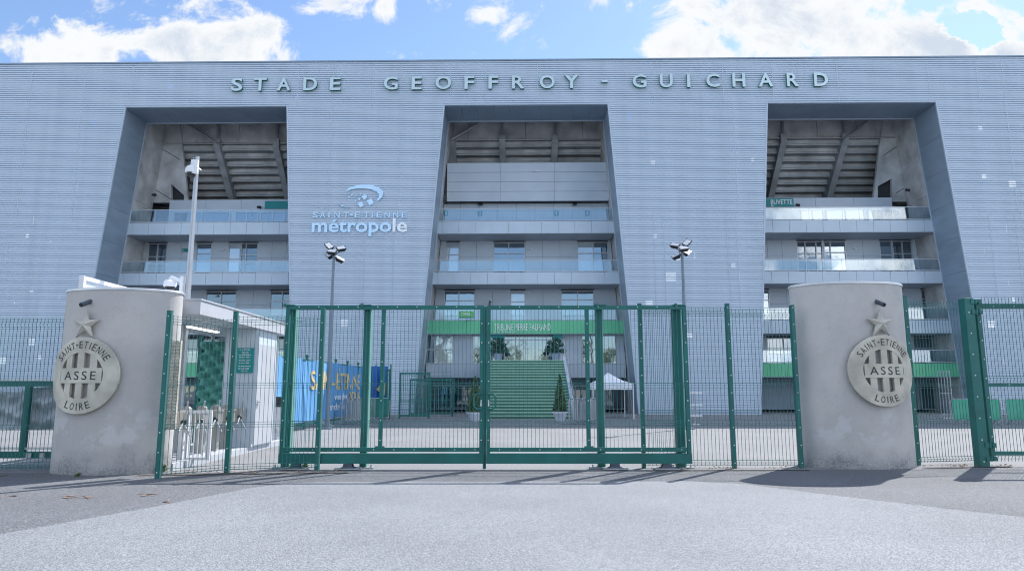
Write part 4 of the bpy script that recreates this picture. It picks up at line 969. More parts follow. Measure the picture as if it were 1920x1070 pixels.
# ------------------------------------------------------------------ round pillars with the emblem plates
def pillar(pxl, pxr, pyb, pyt, b_, mat_, label, em_s, em_label, pipe_px, tilt):
    """upright pillar of elliptic plan; em_s = distance of the emblem centre along the surface from the front"""
    pf = G((pxl + pxr) / 2, pyb); Yc_ = pf.y + b_
    xa, xb = P(pxl, pyb - 15, Yc_ - .05).x, P(pxr, pyb - 15, Yc_ - .05).x; a_ = (xb - xa) / 2 * .985; xc = (xa + xb) / 2
    H = P((pxl + pxr) / 2, pyt, pf.y).z
    th = thing('round_pillar', label, 'pillar', (xc, Yc_, 0), 0, 'round rendered pillars either side of the gate'); n = 96
    m = MB(); ring = [(a_ * math.sin(2 * math.pi * i / n), -b_ * math.cos(2 * math.pi * i / n)) for i in range(n)]
    zs = [0, .5, 1.0, 1.6, 2.2, H]; vs = [(xc + x, Yc_ + y, z) for z in zs for x, y in ring]
    fs = [(k * n + i, k * n + (i + 1) % n, (k + 1) * n + (i + 1) % n, (k + 1) * n + i) for k in range(len(zs) - 1) for i in range(n)]
    m.add(vs, fs); m.add([(xc + x, Yc_ + y, H) for x, y in ring], [tuple(range(n))]); part(m, 'shaft', mat_, th, smooth=False)
    m = MB(); k1 = 1.018; vs = [(xc + x * k, Yc_ + y * k, z) for k, z in ((k1, H + .002), (k1, H + .035), (k1 - .01, H + .045)) for x, y in ring]
    m.add(vs, [(k * n + i, k * n + (i + 1) % n, (k + 1) * n + (i + 1) % n, (k + 1) * n + i) for k in range(2) for i in range(n)] + [tuple(range(2 * n, 3 * n)), tuple(range(n - 1, -1, -1))])
    part(m, 'coping', M['coping'], th)
    # arc-length table of the ellipse, front = 0, to the right = positive
    tab = [(0.0, 0.0)]; N = 600
    for i in range(1, N + 1):
        t0, t1 = (i - 1) * math.pi / N, i * math.pi / N
        tab.append((tab[-1][0] + math.hypot(a_ * (math.sin(t1) - math.sin(t0)), b_ * (math.cos(t1) - math.cos(t0))), t1))
    def on(sv, z, o):
        q = abs(sv); lo = 0; hi = N
        while hi - lo > 1:
            mi = (lo + hi) // 2
            if tab[mi][0] < q: lo = mi
            else: hi = mi
        f = (q - tab[lo][0]) / max(1e-9, tab[hi][0] - tab[lo][0]); t = (tab[lo][1] + f * (tab[hi][1] - tab[lo][1])) * (1 if sv >= 0 else -1)
        nx, ny = math.sin(t) / a_, -math.cos(t) / b_; l = math.hypot(nx, ny)
        return Vector((xc + a_ * math.sin(t) + nx / l * o, Yc_ - b_ * math.cos(t) + ny / l * o, z))
    # spout above the emblem
    zc_ = EM_Z; R0, R1 = .69, .415
    p0 = on(em_s + pipe_px * .02, zc_ + 1.36, -.03); nrm = (on(em_s, zc_, 1) - on(em_s, zc_, 0)); d_ = Vector((nrm.x, nrm.y, 0)).normalized()
    m = MB(); p1 = p0 + d_ * .24 - Vector((0, 0, .10)); m.cyl(p0, p1, .042, .042, 14); m.cyl(p1, p1 + (p1 - p0) * .01, .034, .034, 14, 1); part(m, 'spot_tube', [M['pipe'], M['black']], th)
    # emblem plate: bent sheet with the openings left out
    e0 = on(em_s, zc_, 0); em = thing('pillar_emblem', em_label, 'emblem', (e0.x, e0.y, zc_), 0, 'round metal emblems on the pillars')
    fn = lambda u_, v_, o: on(em_s + u_, zc_ + v_, o + .05)
    def sheet(mb, quads, o0=.0, o1=.05, mm=0):
        for q in quads:      # each a loop of (u, v), closed and extruded
            k = len(q); mb.add([fn(u_, v_, o1) for u_, v_ in q] + [fn(u_, v_, o0) for u_, v_ in q], [tuple(range(k)), tuple(range(2 * k - 1, k - 1, -1))] + [(i, k + i, k + (i + 1) % k, (i + 1) % k) for i in range(k)], mm)
    m = MB(); n = 72; front = []; 
    for rr, o in ((R1, 0), (R1, .05), ((R0 + R1) / 2, .05), (R0 - .012, .05), (R0, .042), (R0, 0)):
        front.append([fn(rr * math.cos(2 * math.pi * i / n), rr * math.sin(2 * math.pi * i / n), o) for i in range(n)])
    vs = [p for r in front for p in r]; m.add(vs, [(k * n + i, (k + 1) * n + i, (k + 1) * n + (i + 1) % n, k * n + (i + 1) % n) for k in range(5) for i in range(n)])
    part(m, 'ring', M['plate'], em)
    for u_ in (-.235, 0, .235):
        u0, u1 = u_ - .062, u_ + .062
        for sgn in (1, -1):
            m = MB(); k = 6; lo = .135 * sgn
            for q in range(k):
                f0, f1 = q / k, (q + 1) / k
                h0 = math.sqrt(max(0, (R1 + .01) ** 2 - u0 * u0)) * sgn; h1 = math.sqrt(max(0, (R1 + .01) ** 2 - u1 * u1)) * sgn
                qd = [(u0, lo + (h0 - lo) * f0), (u1, lo + (h1 - lo) * f0), (u1, lo + (h1 - lo) * f1), (u0, lo + (h0 - lo) * f1)]
                if sgn < 0: qd = qd[::-1]
                sheet(m, [qd], .0, .046)
            part(m, 'bar', M['plate'], em)
    m = MB(); k = 14
    for q in range(k):
        a0, a1 = -.395 + .79 * q / k, -.395 + .79 * (q + 1) / k; sheet(m, [[(a0, -.135), (a1, -.135), (a1, .135), (a0, .135)]], .0, .056)
    part(m, 'crossband', M['plate'], em)
    m = MB(); add_text(m, 'ASSE', lambda p, q, o: fn(p, q, .0575 + o * .1), .60, .155, .02, .004, space=1.35); part(m, 'lettering', M['engrave'], em)
    m = MB(); rm = (R0 + R1) / 2
    def arc(word, a_mid, span, top, hgt):
        wid = [.055 if c == 'I' else (.06 if c == '-' else .098) for c in word]; tot = sum(wid) + .026 * (len(word) - 1); pos = -tot / 2; sc = span * rm / tot
        for c, w in zip(word, wid):
            mid = (pos + w / 2) * sc / rm; pos += w + .026; an = (a_mid - mid) if top else (a_mid + mid)
            cu_, cv_ = rm * math.cos(an), rm * math.sin(an); ru, rv = (math.sin(an), -math.cos(an)) if top else (-math.sin(an), math.cos(an)); uu, uv = (math.cos(an), math.sin(an)) if top else (-math.cos(an), -math.sin(an))
            gw = w * sc * (.35 if c == 'I' else .9)
            add_text(m, c, lambda p, q, o: fn(cu_ + ru * p + uu * q, cv_ + rv * p + uv * q, .0515 + o * .1), gw, .022 if c == '-' else hgt, .02, .004)
    arc('SAINT-ETIENNE', math.pi / 2, R(118), True, .125); arc('LOIRE', -math.pi / 2, R(50), False, .125)
    part(m, 'lettering', M['engrave'], em)
    m = MB(); sz = R0 + .225; ro, ri = .285, .112; pts = []
    for i in range(10):
        r = ro if i % 2 == 0 else ri; an = math.pi / 2 + i * math.pi / 5; pts.append((r * math.cos(an), sz + r * math.sin(an)))
    vs = [fn(u_, v_, .03) for u_, v_ in pts] + [fn(u_, v_, .0) for u_, v_ in pts] + [fn(0, sz, .10)]
    m.add(vs, [(i, (i + 1) % 10, 20) for i in range(10)] + [(i, 10 + i, 10 + (i + 1) % 10, (i + 1) % 10) for i in range(10)]); part(m, 'star', M['plate'], em)
    return th, xc, Yc_, H
EM_Z = 1.86
pillar(1502, 1717, 880, 531, .66, M['render'], 'round grey rendered pillar right of the gate with its whole shadow on the asphalt', .30, 'round weathered metal emblem with a star, on the pillar right of the gate', 0, 0)
EM_Z = 1.75
pillar(96, 316, 891, 543, .62, M['render2'], 'round grey rendered pillar left of the gate beside the turnstile shelter', -.31, 'round weathered metal emblem with a star, on the pillar left of the gate', 0, 0)

# ------------------------------------------------------------------ turnstile shelter
XE_ = -6.30
sh = thing('turnstile_shelter', 'white flat roofed turnstile shelter with a grey cabin behind the left mesh fence', 'shelter', (-7.4, 13.4, 0))
m = MB(); m.box((-8.4, 13.25, 0), (XE_ - .05, 19.6, .13)); part(m, 'platform', M['shelter'], sh)
m = MB(); m.box((-8.5, 13.6, 2.98), (XE_ + .1, 19.4, 3.26)); m.box((-8.52, 13.58, 3.26), (XE_ + .12, 19.42, 3.29)); cn = part(m, 'canopy', [M['shelter']], sh)
m = MB(); yb0, yb1 = 13.6, 18.2; xu = P(152, 530, yb0).x; zt = P(150, 517, yb0).z
m.box((xu - .05, yb0, 3.29), (xu + .05, yb0 + .08, zt)); m.box((xu - .05, yb0 + .081, zt - .08), (xu + .05, yb1, zt)); m.box((xu - .05, yb0 + .081, 3.29), (xu + .05, yb1, 3.36))
for k in range(1, 5): yy = yb0 + (yb1 - yb0) * k / 4; m.box((xu - .04, yy - .04, 3.36), (xu + .04, yy + .04, zt - .08))
part(m, 'upstand_frame', M['white'], sh, cn)
m = MB(); m.box((xu - .012, yb0 + .09, 3.36), (xu + .012, yb1, zt - .08)); part(m, 'upstand_panel', M['wall'], sh, cn)
for x, y in ((-8.3, 14.2), (-8.3, 19.1), (XE_ - .25, 19.2)):
    m = MB(); m.cyl((x, y, .13), (x, y, 2.98), .045, .045, 10); part(m, 'column', M['steel'], sh)
m = MB(); a = P(352, 617, 14.9); b = P(410, 630, 16.4); m.box((a.x - .07, a.y, 2.86), (a.x + .07, b.y, 2.979)); lf = part(m, 'light_fixture', M['white'], sh)
m = MB(); m.box((a.x - .06, a.y + .02, 2.838), (a.x + .06, b.y - .02, 2.859)); part(m, 'tube', M['tube'], sh, lf)
xk0, xk1, yk0, yk1 = -7.08, XE_, 17.0, 18.45
m = MB(); m.box((xk0, yk0, .131), (xk1, yk1, 2.975))
for k in range(9): xx = xk0 + .04 + k * .09; m.box((xx, yk0 - .006, .2), (xx + .075, yk0, 2.9))
cb = part(m, 'cabin', M['wall'], sh)
m = MB(); m.box((xk1 + .001, yk0 + .10, .16), (xk1 + .02, yk1 - .10, 2.62)); dr_ = part(m, 'door', M['shelter'], sh)
m = MB(); m.box((xk1 + .02, yk0 + .17, 1.05), (xk1 + .03, yk0 + .21, 1.25)); m.cyl((xk1 + .06, yk0 + .19, 1.2), (xk1 + .06, yk0 + .32, 1.2), .012, .012, 8); m.cyl((xk1 + .02, yk0 + .19, 1.2), (xk1 + .06, yk0 + .19, 1.2), .01, .01, 8); part(m, 'handle', M['steel'], sh, dr_)
# green notice on the cabin
p0, p1 = P(446, 652, 16.97), P(473.5, 698.5, 16.97)
bd = thing('notice_board', 'green notice with white lines of lettering on the cabin of the turnstile shelter', 'sign', ((p0.x + p1.x) / 2, 16.97, p1.z))
m = MB(); m.box((p0.x, 16.955, p1.z), (p1.x, 16.99, p0.z)); part(m, 'board', M['sign_green'] if False else M['teal'], bd)
m = MB(); W_ = p1.x - p0.x; H_ = p0.z - p1.z
for body, u0, u1, v in (('1ère ETAGE', .14, .80, .07), ('ENTREE', .3, .7, .17), ('VISITEURS', .3, .72, .23), ('2ème ETAGE', .12, .80, .37), ('SALONS ET LOGES', .12, .84, .48), ('BOUTIQUE', .14, .8, .55), ('BILLETTERIE', .14, .8, .62), ('3ème ETAGE', .12, .80, .83), ('RECEPTION', .32, .7, .92)):
    h = .05 if 'ETAGE' in body else .03
    add_text(m, body, lambda p, q, o: (p0.x + W_ * (u0 + u1) / 2 + p, 16.954 - o, p0.z - H_ * v + q), W_ * (u1 - u0), H_ * h, .004, .01)
for v in (.28, .74): m.box((p0.x + .04, 16.951, p0.z - H_ * v - .006), (p1.x - .05, 16.9545, p0.z - H_ * v + .006))
part(m, 'lettering', M['text_w'], bd)
# turnstiles
proto = thing('turnstile', 'tripod turnstile nearest the left pillar, behind the white wicket', 'turnstile', (-6.85, 13.95, .13), 0, 'tripod turnstiles under the shelter'); Lx, Ly, Lz = -6.85, 13.95, .13
m = MB(); pr = [(-.10, 0), (.10, 0), (.10, .92), (.085, .98), (.045, 1.02), (-.045, 1.02), (-.085, .98), (-.10, .92)]
n = 8; m.add([(Lx + a, Ly - .06, Lz + z) for a, z in pr] + [(Lx + a, Ly + .06, Lz + z) for a, z in pr], [tuple(range(n)), tuple(range(2 * n - 1, n - 1, -1))] + [(i, n + i, n + (i + 1) % n, (i + 1) % n) for i in range(n)])
part(m, 'post', M['inox'], proto)
m = MB(); m.box((Lx - .02, Ly + .061, Lz + .62), (Lx + .34, Ly + .30, Lz + .88)); m.box((Lx - .03, Ly + .055, Lz + .881), (Lx + .36, Ly + .31, Lz + .92)); part(m, 'cabinet', M['inox'], proto)
m = MB(); c = Vector((Lx + .30, Ly + .02, Lz + .72)); m.ball(c, .06, 10, 6, 1)
for an in (R(200), R(320), R(80)): m.cyl(c, c + Vector((.14, .42 * math.cos(an) * .7 - .2, .42 * math.sin(an))), .018, .018, 8)
part(m, 'arms', [M['steel'], M['black']], proto)
labs = ['second tripod turnstile from the left pillar, behind the white wicket', 'third tripod turnstile from the left pillar, right of the white wicket', 'fourth tripod turnstile, next but one to the cabin', 'last tripod turnstile, directly before the grey cabin']
for k, y in enumerate((14.7, 15.4, 16.05, 16.65)):
    o = copy_tree(proto); o.location = (-6.85 + .02 * k, y, .13); o['label'] = labs[k]
# white wicket
yw = 14.05; a, b = P(350, 770, yw), P(398, 770, yw); z0, z1 = P(350, 862, yw).z, P(350, 769, yw).z
th = thing('white_wicket', 'small white barred wicket gate standing before the turnstiles', 'gate', (a.x, yw, .13))
m = MB(); w = .055; m.box((a.x, yw, z0), (a.x + w, yw + .05, z1)); m.box((b.x - w, yw, z0), (b.x, yw + .05, z1)); m.box((a.x + w, yw, z1 - w), (b.x - w, yw + .05, z1)); m.box((a.x + w, yw, z0), (b.x - w, yw + .05, z0 + w)); part(m, 'frame', M['white'], th)
m = MB()
for k in range(1, 6): xx = a.x + (b.x - a.x) * k / 6; m.cyl((xx, yw + .025, z0 + w), (xx, yw + .025, z1 - w), .012, .012, 8)
part(m, 'bars', M['white'], th)
m = MB(); m.box((a.x - .13, yw - .02, .131), (a.x - .03, yw + .08, z1 + .0)); m.cyl((a.x - .03, yw + .03, z0 + .2), (a.x, yw + .03, z0 + .2), .015, .015, 6); m.cyl((a.x - .03, yw + .03, z1 - .2), (a.x, yw + .03, z1 - .2), .015, .015, 6); part(m, 'post', M['white'], th)
# beige studded board on the post by the left pillar
yb_ = 12.45; p0, p1 = P(329, 638, yb_), P(329, 804, yb_)
th = thing('studded_board', 'tall narrow beige studded board on a green backing beside the left pillar', 'board', (p0.x, yb_, p1.z))
m = MB(); x0, x1 = p0.x - .09, p0.x + .10; m.box((x0, yb_, p1.z), (x1, yb_ + .06, p0.z))
for k in range(26):
    for q in range(3):
        cx_, cz_ = x0 + (q + .5) * (x1 - x0) / 3, p1.z + (k + .5) * (p0.z - p1.z) / 26; m.ball((cx_ + random.uniform(-.005, .005), yb_, cz_), random.uniform(.024, .032), 7, 4, 0, (1, .8, 1))
part(m, 'board', M['stone'], th); m = MB(); m.box((x0 - .05, yb_ + .02, p1.z - .02), (x0 - .002, yb_ + .10, p0.z + .02)); m.box((x0, yb_ + .062, p1.z), (x1 - .02, yb_ + .09, p0.z)); part(m, 'backing', M['gate'], th)
m = MB(); xq = -6.72; m.box((xq, 13.12, 0), (xq + .16, 13.3, 2.9)); single(m, 'concrete_post', M['coping'], 'slim pale concrete post between the left pillar and the turnstiles', 'post', (xq + .08, 13.2, 0))
# green shade net on a mesh fence at the back of the shelter
yn = 18.9; a, b = P(372, 720, yn), P(427, 720, yn); z0, z1 = P(400, 790, yn).z, P(400, 640, yn).z
th = thing('shade_net_fence', 'mesh fence hung with crumpled green shade netting behind the turnstiles', 'fence', (a.x, yn, .13))
m = MB(); nx, nz_ = 26, 40
vs = [(a.x + (b.x - a.x) * i / nx, yn + .09 * math.sin(i * .5 + j * .75) + .06 * math.sin(j * 1.3 - i * .35), z0 + (z1 - z0) * j / nz_) for j in range(nz_ + 1) for i in range(nx + 1)]
m.add(vs, [(j * (nx + 1) + i, j * (nx + 1) + i + 1, (j + 1) * (nx + 1) + i + 1, (j + 1) * (nx + 1) + i) for j in range(nz_) for i in range(nx)]); part(m, 'netting', M['net'], th, smooth=True)
for x in (a.x - .05, b.x + .05): m = MB(); m.box((x - .05, yn + .06, 0), (x + .05, yn + .14, z1 + .15)); part(m, 'post', M['gate'], th)
m = MB(); wires(m, (a.x, yn + .12), (b.x, yn + .12), .15, z1 + .1, [z1]); part(m, 'mesh_panel', M['wire'], th)
# litter bin by the cabin
x = P(522, 790, 19.7).x; th = thing('litter_bin', 'grey litter bin with a black lid behind the cabin of the shelter', 'bin', (x, 19.7, 0))
m = MB(); m.lathe((x, 19.7, .0), [(.14, .0), (.14, .22), (.10, .25), (.10, .3), (.2, .42), (.24, 1.0), (.24, 1.02)], 18); part(m, 'body', M['coping'], th)
m = MB(); m.lathe((x, 19.7, 1.021), [(.25, 0), (.25, .05), (.17, .08), (.17, .26), (.15, .28)], 18); part(m, 'lid', M['black'], th)

# ------------------------------------------------------------------ camera mast and its cameras
ym = 15.6; xm_ = P(360, 440, ym).x; zt = P(371, 294, ym).z
m = MB(); m.cyl((xm_, ym, .0), (xm_, ym, zt), .085, .045, 16); m.box((xm_ - .18, ym - .18, 0), (xm_ + .18, ym + .18, .14)); m.cyl((xm_ - .05, ym, zt - .25), (xm_ - .10, ym, zt - .02), .006, .006, 6)
single(m, 'camera_mast', M['steel'], 'tall slim galvanised steel mast rising behind the left pillar and shelter roof', 'mast', (xm_, ym, 0))
def dome(px, py, label, arm):
    c = P(px, py, ym - .05); c.x = c.x; th = thing('security_camera', label, 'camera', (c.x, ym - .05, c.z), 0, 'white dome cameras on the steel mast')
    m = MB(); prof = [(.02, .15), (.10, .14), (.135, .09), (.14, .0), (.13, -.02)]; m.lathe((c.x, c.y, c.z), prof[::-1], 18); part(m, 'housing', M['cctv'], th, smooth=False)
    m = MB(); m.ball((c.x, c.y, c.z - .02), .11, 14, 8, 0, (1, 1, .95)); part(m, 'dome', M['black'], th, smooth=True)
    m = MB()
    if arm:
        m.bar((c.x, c.y, c.z + .15), (c.x + .05, c.y, c.z + .21), .07); m.bar((c.x + .03, c.y, c.z + .20), (xm_ - .13, c.y, c.z + .10), .06, .08); m.box((xm_ - .15, c.y - .06, c.z - .16), (xm_ - .085, c.y + .06, c.z + .22))
    else:
        m.bar((c.x, c.y, c.z + .12), (xm_ - .05, c.y, c.z + .16), .10, .10); m.box((xm_ - .08, c.y - .09, c.z - .05), (xm_ + .08, c.y - .02, c.z + .28)); m.box((xm_ - .075, c.y - .1, c.z + .08), (xm_ + .085, c.y + .12, c.z + .11))
    part(m, 'bracket', M['cctv'], th)
dome(359, 323, 'white dome camera at the top of the steel mast', False); dome(318.5, 536, 'white dome camera on a long arm low on the steel mast', True)

# ------------------------------------------------------------------ floodlight masts
def lamp_mast(px, pyt, Y, flip, label):
    p = P(px, pyt, Y); x = p.x; th = thing('floodlight_mast', label, 'street lamp', (x, Y, 0), 0, 'floodlight masts on the forecourt')
    m = MB(); m.cyl((x, Y, 0), (x, Y, p.z), .095, .05, 14); m.box((x - .2, Y - .2, 0), (x + .2, Y + .2, .05)); part(m, 'pole', M['pole'], th)
    for dx, dz, ang, yaw, dy in ((-.20, .34, 40, -.5, 0), (.26, .26, -14, .6, .05), (-.02, .08, 8, -.15, -.2), (.20, -.16, 22, .5, .12), (-.22, .0, 30, -.9, .15)):
        c = Vector((x + dx * flip, Y + dy, p.z + dz)); rot = Matrix.Rotation(yaw * flip, 4, 'Z') @ Matrix.Rotation(R(ang * flip), 4, 'Y') @ Matrix.Rotation(R(-52), 4, 'X')
        m = MB(); q = []
        for a in ((-.19, -.06, -.13), (.19, -.06, -.13), (.13, .09, -.08), (-.13, .09, -.08), (-.19, -.06, .13), (.19, -.06, .13), (.13, .09, .08), (-.13, .09, .08)): q.append(c + rot @ Vector(a))
        m.hexa(q); q = [c + rot @ Vector(a) for a in ((-.16, -.066, -.105), (.16, -.066, -.105), (.16, -.061, -.105), (-.16, -.061, -.105), (-.16, -.066, .105), (.16, -.066, .105), (.16, -.061, .105), (-.16, -.061, .105))]
        m.hexa(q, 1); m.bar((x, Y, p.z - .05), c + rot @ Vector((0, .08, 0)), .035); part(m, 'floodlight', [M['black'], M['lamp']], th)
lamp_mast(626, 478, 27, 1, 'floodlight mast left of the centre bay, rising behind the blue banner')
lamp_mast(1279, 472, 27, -1, 'floodlight mast right of the centre bay, behind the right gate leaf')

# ------------------------------------------------------------------ blue banner on its fence
pA, pB = G(545, 812), G(702, 782); top = 2.62
a = Vector((pA.x - .35, pA.y - 1.6, 0)); b = Vector((pB.x, pB.y, 0)); d = (b - a).normalized(); nr_ = Vector((d.y, -d.x, 0)); Lb = (b - a).length
bn = thing('blue_banner', 'long blue event banner with yellow and white lettering stretched along a fence', 'banner', tuple(a))
def bp(s_, z, o): return a + d * s_ + nr_ * o + Vector((0, 0, z))
rip = lambda s_, z: .05 * math.sin(s_ * 2.3 + z) + .025 * math.sin(s_ * 6.1 - z * 1.7)
m = MB(); nx, nz_ = 120, 10
vs = [bp(Lb * i / nx, .30 + (top - .30 + .03 * math.sin(i * .35)) * j / nz_, .06 + rip(Lb * i / nx, j * .25)) for j in range(nz_ + 1) for i in range(nx + 1)]
for j in range(nz_):
    for i in range(nx):
        q = (j * (nx + 1) + i, j * (nx + 1) + i + 1, (j + 1) * (nx + 1) + i + 1, (j + 1) * (nx + 1) + i)
        s_ = Lb * (i + .5) / nx; m.f.append(q); m.m.append(1 if s_ > Lb * .80 + (j - 5) * .12 else 0)
m.v = [tuple(x) for x in vs]; part(m, 'cloth', [M['blue'], M['blue_d']], bn, smooth=True)
def along(px, zed):          # where a sight line meets the banner plane
    r = ray(px, zed); n_ = nr_; t = (a.dot(n_)) / (r.x * n_.x + r.y * n_.y); q = Vector((r.x * t, r.y * t, 0)); return (q - a).dot(d)
def btext(body, px0, px1, z0, z1, mm, per=True):
    s0, s1 = along(px0, 740), along(px1, 740); m = MB()
    add_text(m, body, lambda p, q, o: bp((s0 + s1) / 2 + p, (z0 + z1) / 2 + q, .085 + rip((s0 + s1) / 2 + p, 1.2) + o), s1 - s0, z1 - z0, .006, .012); part(m, 'lettering', M[mm], bn)
btext('SAINT-ÉTIENNE', 580, 670, 1.50, 2.42, 'yellow'); btext('2016', 651, 671, .92, 1.42, 'yellow'); btext('vous donne', 624, 649, 1.06, 1.34, 'text_w'); btext('Rendez-Vous', 615, 645, .62, .92, 'text_w')
m = MB()
for k in range(9): q = a + d * (Lb * k / 8); m.box((q.x - .03, q.y - .03, 0), (q.x + .03, q.y + .03, top + .12)); m.ball((q.x, q.y, top + .16), .07, 8, 5)
m.bar(bp(0, .2, 0), bp(Lb, .2, 0), .05); m.bar(bp(0, top, 0), bp(Lb, top, 0), .04); part(m, 'support_fence', M['gate'], bn)
for k in (0, 3, 6):
    q = a + d * (.6 + k * 1.6); m = MB()
    for o in (-.25, 0, .25): m.cyl(q + d * o + nr_ * .65 + Vector((0, 0, .02)), q + d * o + nr_ * .05 + Vector((0, 0, .3)), .025, .025, 6)
    part(m, 'foot', M['steel'], bn)
# second, darker banner at the end of the fence
p0, p1 = P(702, 720, 37.4), P(734, 720, 37.4); zb, zt = .35, 2.75
th = thing('dark_blue_banner', 'narrow dark blue banner with yellow and pink print at the end of the long banner', 'banner', (p0.x, 37.4, 0))
m = MB(); nx = 14
for j in range(2):
    m.v += [(p0.x - .5 + (p1.x - p0.x + .3) * i / nx, 37.4 + .05 * math.sin(i * 1.1), zb + (zt - zb) * j) for i in range(nx + 1)]
m.f = [(i, i + 1, nx + 2 + i, nx + 1 + i) for i in range(nx)]; m.m = [0] * nx; part(m, 'cloth', M['blue_d'], th, smooth=True)
m = MB(); xq = p0.x + .12; m.add([(xq, 37.33, 1.5), (xq + .45, 37.33, 1.2), (xq + .5, 37.33, 1.9), (xq + .2, 37.33, 1.75)], [(0, 1, 2, 3)]); part(m, 'print', M['yellow'], th)
m = MB(); m.add([(xq + .1 + .16 * math.cos(k), 37.33, .75 + .16 * math.sin(k)) for k in [i * .785 for i in range(8)]], [tuple(range(8))]); part(m, 'print', M['red'], th)
m = MB(); m.box((p0.x - .55, 37.46, 0), (p0.x - .49, 37.52, zt + .1)); m.box((p1.x - .1, 37.46, 0), (p1.x - .04, 37.52, zt + .1)); part(m, 'post', M['gate'], th)

# ------------------------------------------------------------------ crowd barriers
def barrier_mesh(L_=2.1, H_=1.1):
    m = MB(); r = .021; pts = [(0, .14), (0, H_ - .12), (.12, H_), (L_ - .12, H_), (L_, H_ - .12), (L_, .14)]
    for p, q in zip(pts[:-1], pts[1:]): m.cyl((p[0], 0, p[1]), (q[0], 0, q[1]), r, r, 8)
    m.cyl((0, 0, .2), (L_, 0, .2), .018, .018, 8)
    k = .12
    while k < L_ - .05: m.cyl((k, 0, .2), (k, 0, H_ - .02), .009, .009, 6); k += .125
    f = MB()
    for x in (.25, L_ - .25):
        f.cyl((x, 0, .2), (x, -.14, .12), .02, .02, 8); f.cyl((x, -.14, .12), (x, -.34, .02), .02, .02, 8); f.cyl((x, 0, .2), (x, .14, .12), .02, .02, 8); f.cyl((x, .14, .12), (x, .34, .02), .02, .02, 8)
    return m, f
def barriers(base, yaw, step, n, labels, group, cover=None):
    r = None
    for k in range(n):
        loc = Vector(base) + Vector(step) * k
        if r is None:
            th = thing('crowd_barrier', labels[k], 'barrier', tuple(loc), yaw, group); LOCAL[th.name] = Vector((0, 0, 0)); m, f = barrier_mesh(); part(m, 'frame', M['steel'], th); part(f, 'foot', M['steel'], th)
            if cover:
                c = MB(); nx = 20
                c.v = [(.04 + 2.02 * i / nx, -.035 - .012 * math.sin(i * 1.2 + j), .22 + .86 * j) for j in range(2) for i in range(nx + 1)] + [(.04 + 2.02 * i / nx, .035, .22 + .86 * j) for j in range(2) for i in range(nx + 1)]
                q = nx + 1; c.f = [(i, i + 1, q + i + 1, q + i) for i in range(nx)] + [(q + i, q + i + 1, 3 * q + i + 1, 3 * q + i) for i in range(nx)]; c.m = [0] * len(c.f); part(c, 'cover', cover, th, smooth=True)
            r = th
        else:
            th = copy_tree(r); th.location = loc; th['label'] = labels[k]
        th.rotation_euler.z = yaw
    return r
M['cover'] = mat('barrier_cover', (.0, .12, .09), .6, 0, .12, 2)
q = G(640, 796)
barriers((q.x, q.y, 0), R(78), (.20, .0, 0), 4, ['first crowd barrier of the stack leaning beside the blue banner, leftmost', 'second crowd barrier of the stack beside the blue banner', 'third crowd barrier of the stack beside the blue banner', 'rightmost crowd barrier of the stack beside the blue banner'], 'crowd barriers stacked by the blue banner')
q = G(655, 793); th = barriers((q.x + .1, q.y + .2, 0), R(50), (0, 0, 0), 1, ['crowd barrier under a dark green cover in front of the blue banner'], 'covered barriers', M['cover'])
q = G(1067, 796)
barriers((q.x, q.y, 0), R(70), (.19, .02, 0), 6, ['crowd barrier nearest the potted shrub in the stack right of the stairs', 'second crowd barrier from the potted shrub right of the stairs', 'third crowd barrier from the potted shrub right of the stairs', 'fourth crowd barrier from the potted shrub right of the stairs', 'fifth crowd barrier from the potted shrub right of the stairs', 'crowd barrier nearest the white tent in the stack right of the stairs'], 'crowd barriers stacked right of the stairs')
q = G(1786, 796); M['cover2'] = mat('green_banner_cover', (.05, .30, .20), .6, 0, .12, 2)
r0 = barriers((q.x, q.y - .0, 0), R(-2), (2.28, -.1, 0), 3, ['green covered crowd barrier seen through the panel left of the hinged gate', 'green covered crowd barrier with a pale crest behind the hinged gate', 'green covered crowd barrier cut by the right picture edge'], 'green covered barriers behind the hinged gate', M['cover2'])
for k in (1,):
    th = [o for o in COL.objects if o.get('label') == 'green covered crowd barrier with a pale crest behind the hinged gate'][0]
    m = MB(); cx_, cz_ = 1.1, .62
    for i in range(16):
        a0, a1 = i * math.pi / 8, (i + 1) * math.pi / 8
        m.add([(cx_ + .3 * math.cos(a0), -.052, cz_ + .3 * math.sin(a0)), (cx_ + .3 * math.cos(a1), -.052, cz_ + .3 * math.sin(a1)), (cx_ + .2 * math.cos(a1), -.052, cz_ + .2 * math.sin(a1)), (cx_ + .2 * math.cos(a0), -.052, cz_ + .2 * math.sin(a0))], [(0, 1, 2, 3)])
    for u_ in (-.1, 0, .1): m.add([(cx_ + u_ - .03, -.053, cz_ - .2), (cx_ + u_ + .03, -.053, cz_ - .2), (cx_ + u_ + .03, -.053, cz_ + .2), (cx_ + u_ - .03, -.053, cz_ + .2)], [(0, 1, 2, 3)])
    vs = [(cx_ + (.13 if i % 2 == 0 else .05) * math.sin(i * math.pi / 5), -.053, cz_ + .40 + (.13 if i % 2 == 0 else .05) * math.cos(i * math.pi / 5)) for i in range(10)]; m.add(vs, [tuple(range(10))])
    LOCAL[th.name] = Vector((0, 0, 0)); part(m, 'crest', M['text_w'], th)
q = G(1722, 775); th = thing('barred_rack', 'thin pale barred rack standing in the shade behind the right fence panel', 'rack', (q.x, 37, 0))
m = MB(); x0, x1 = P(1762, 740, 37).x, P(1784, 740, 37).x
for k in range(5): xx = x0 + (x1 - x0) * k / 4; m.cyl((xx, 37, .05), (xx - .0, 37, 2.5), .025, .025, 6)
for z in (.2, 1.3, 2.45): m.cyl((x0, 37, z), (x1, 37, z), .02, .02, 6)
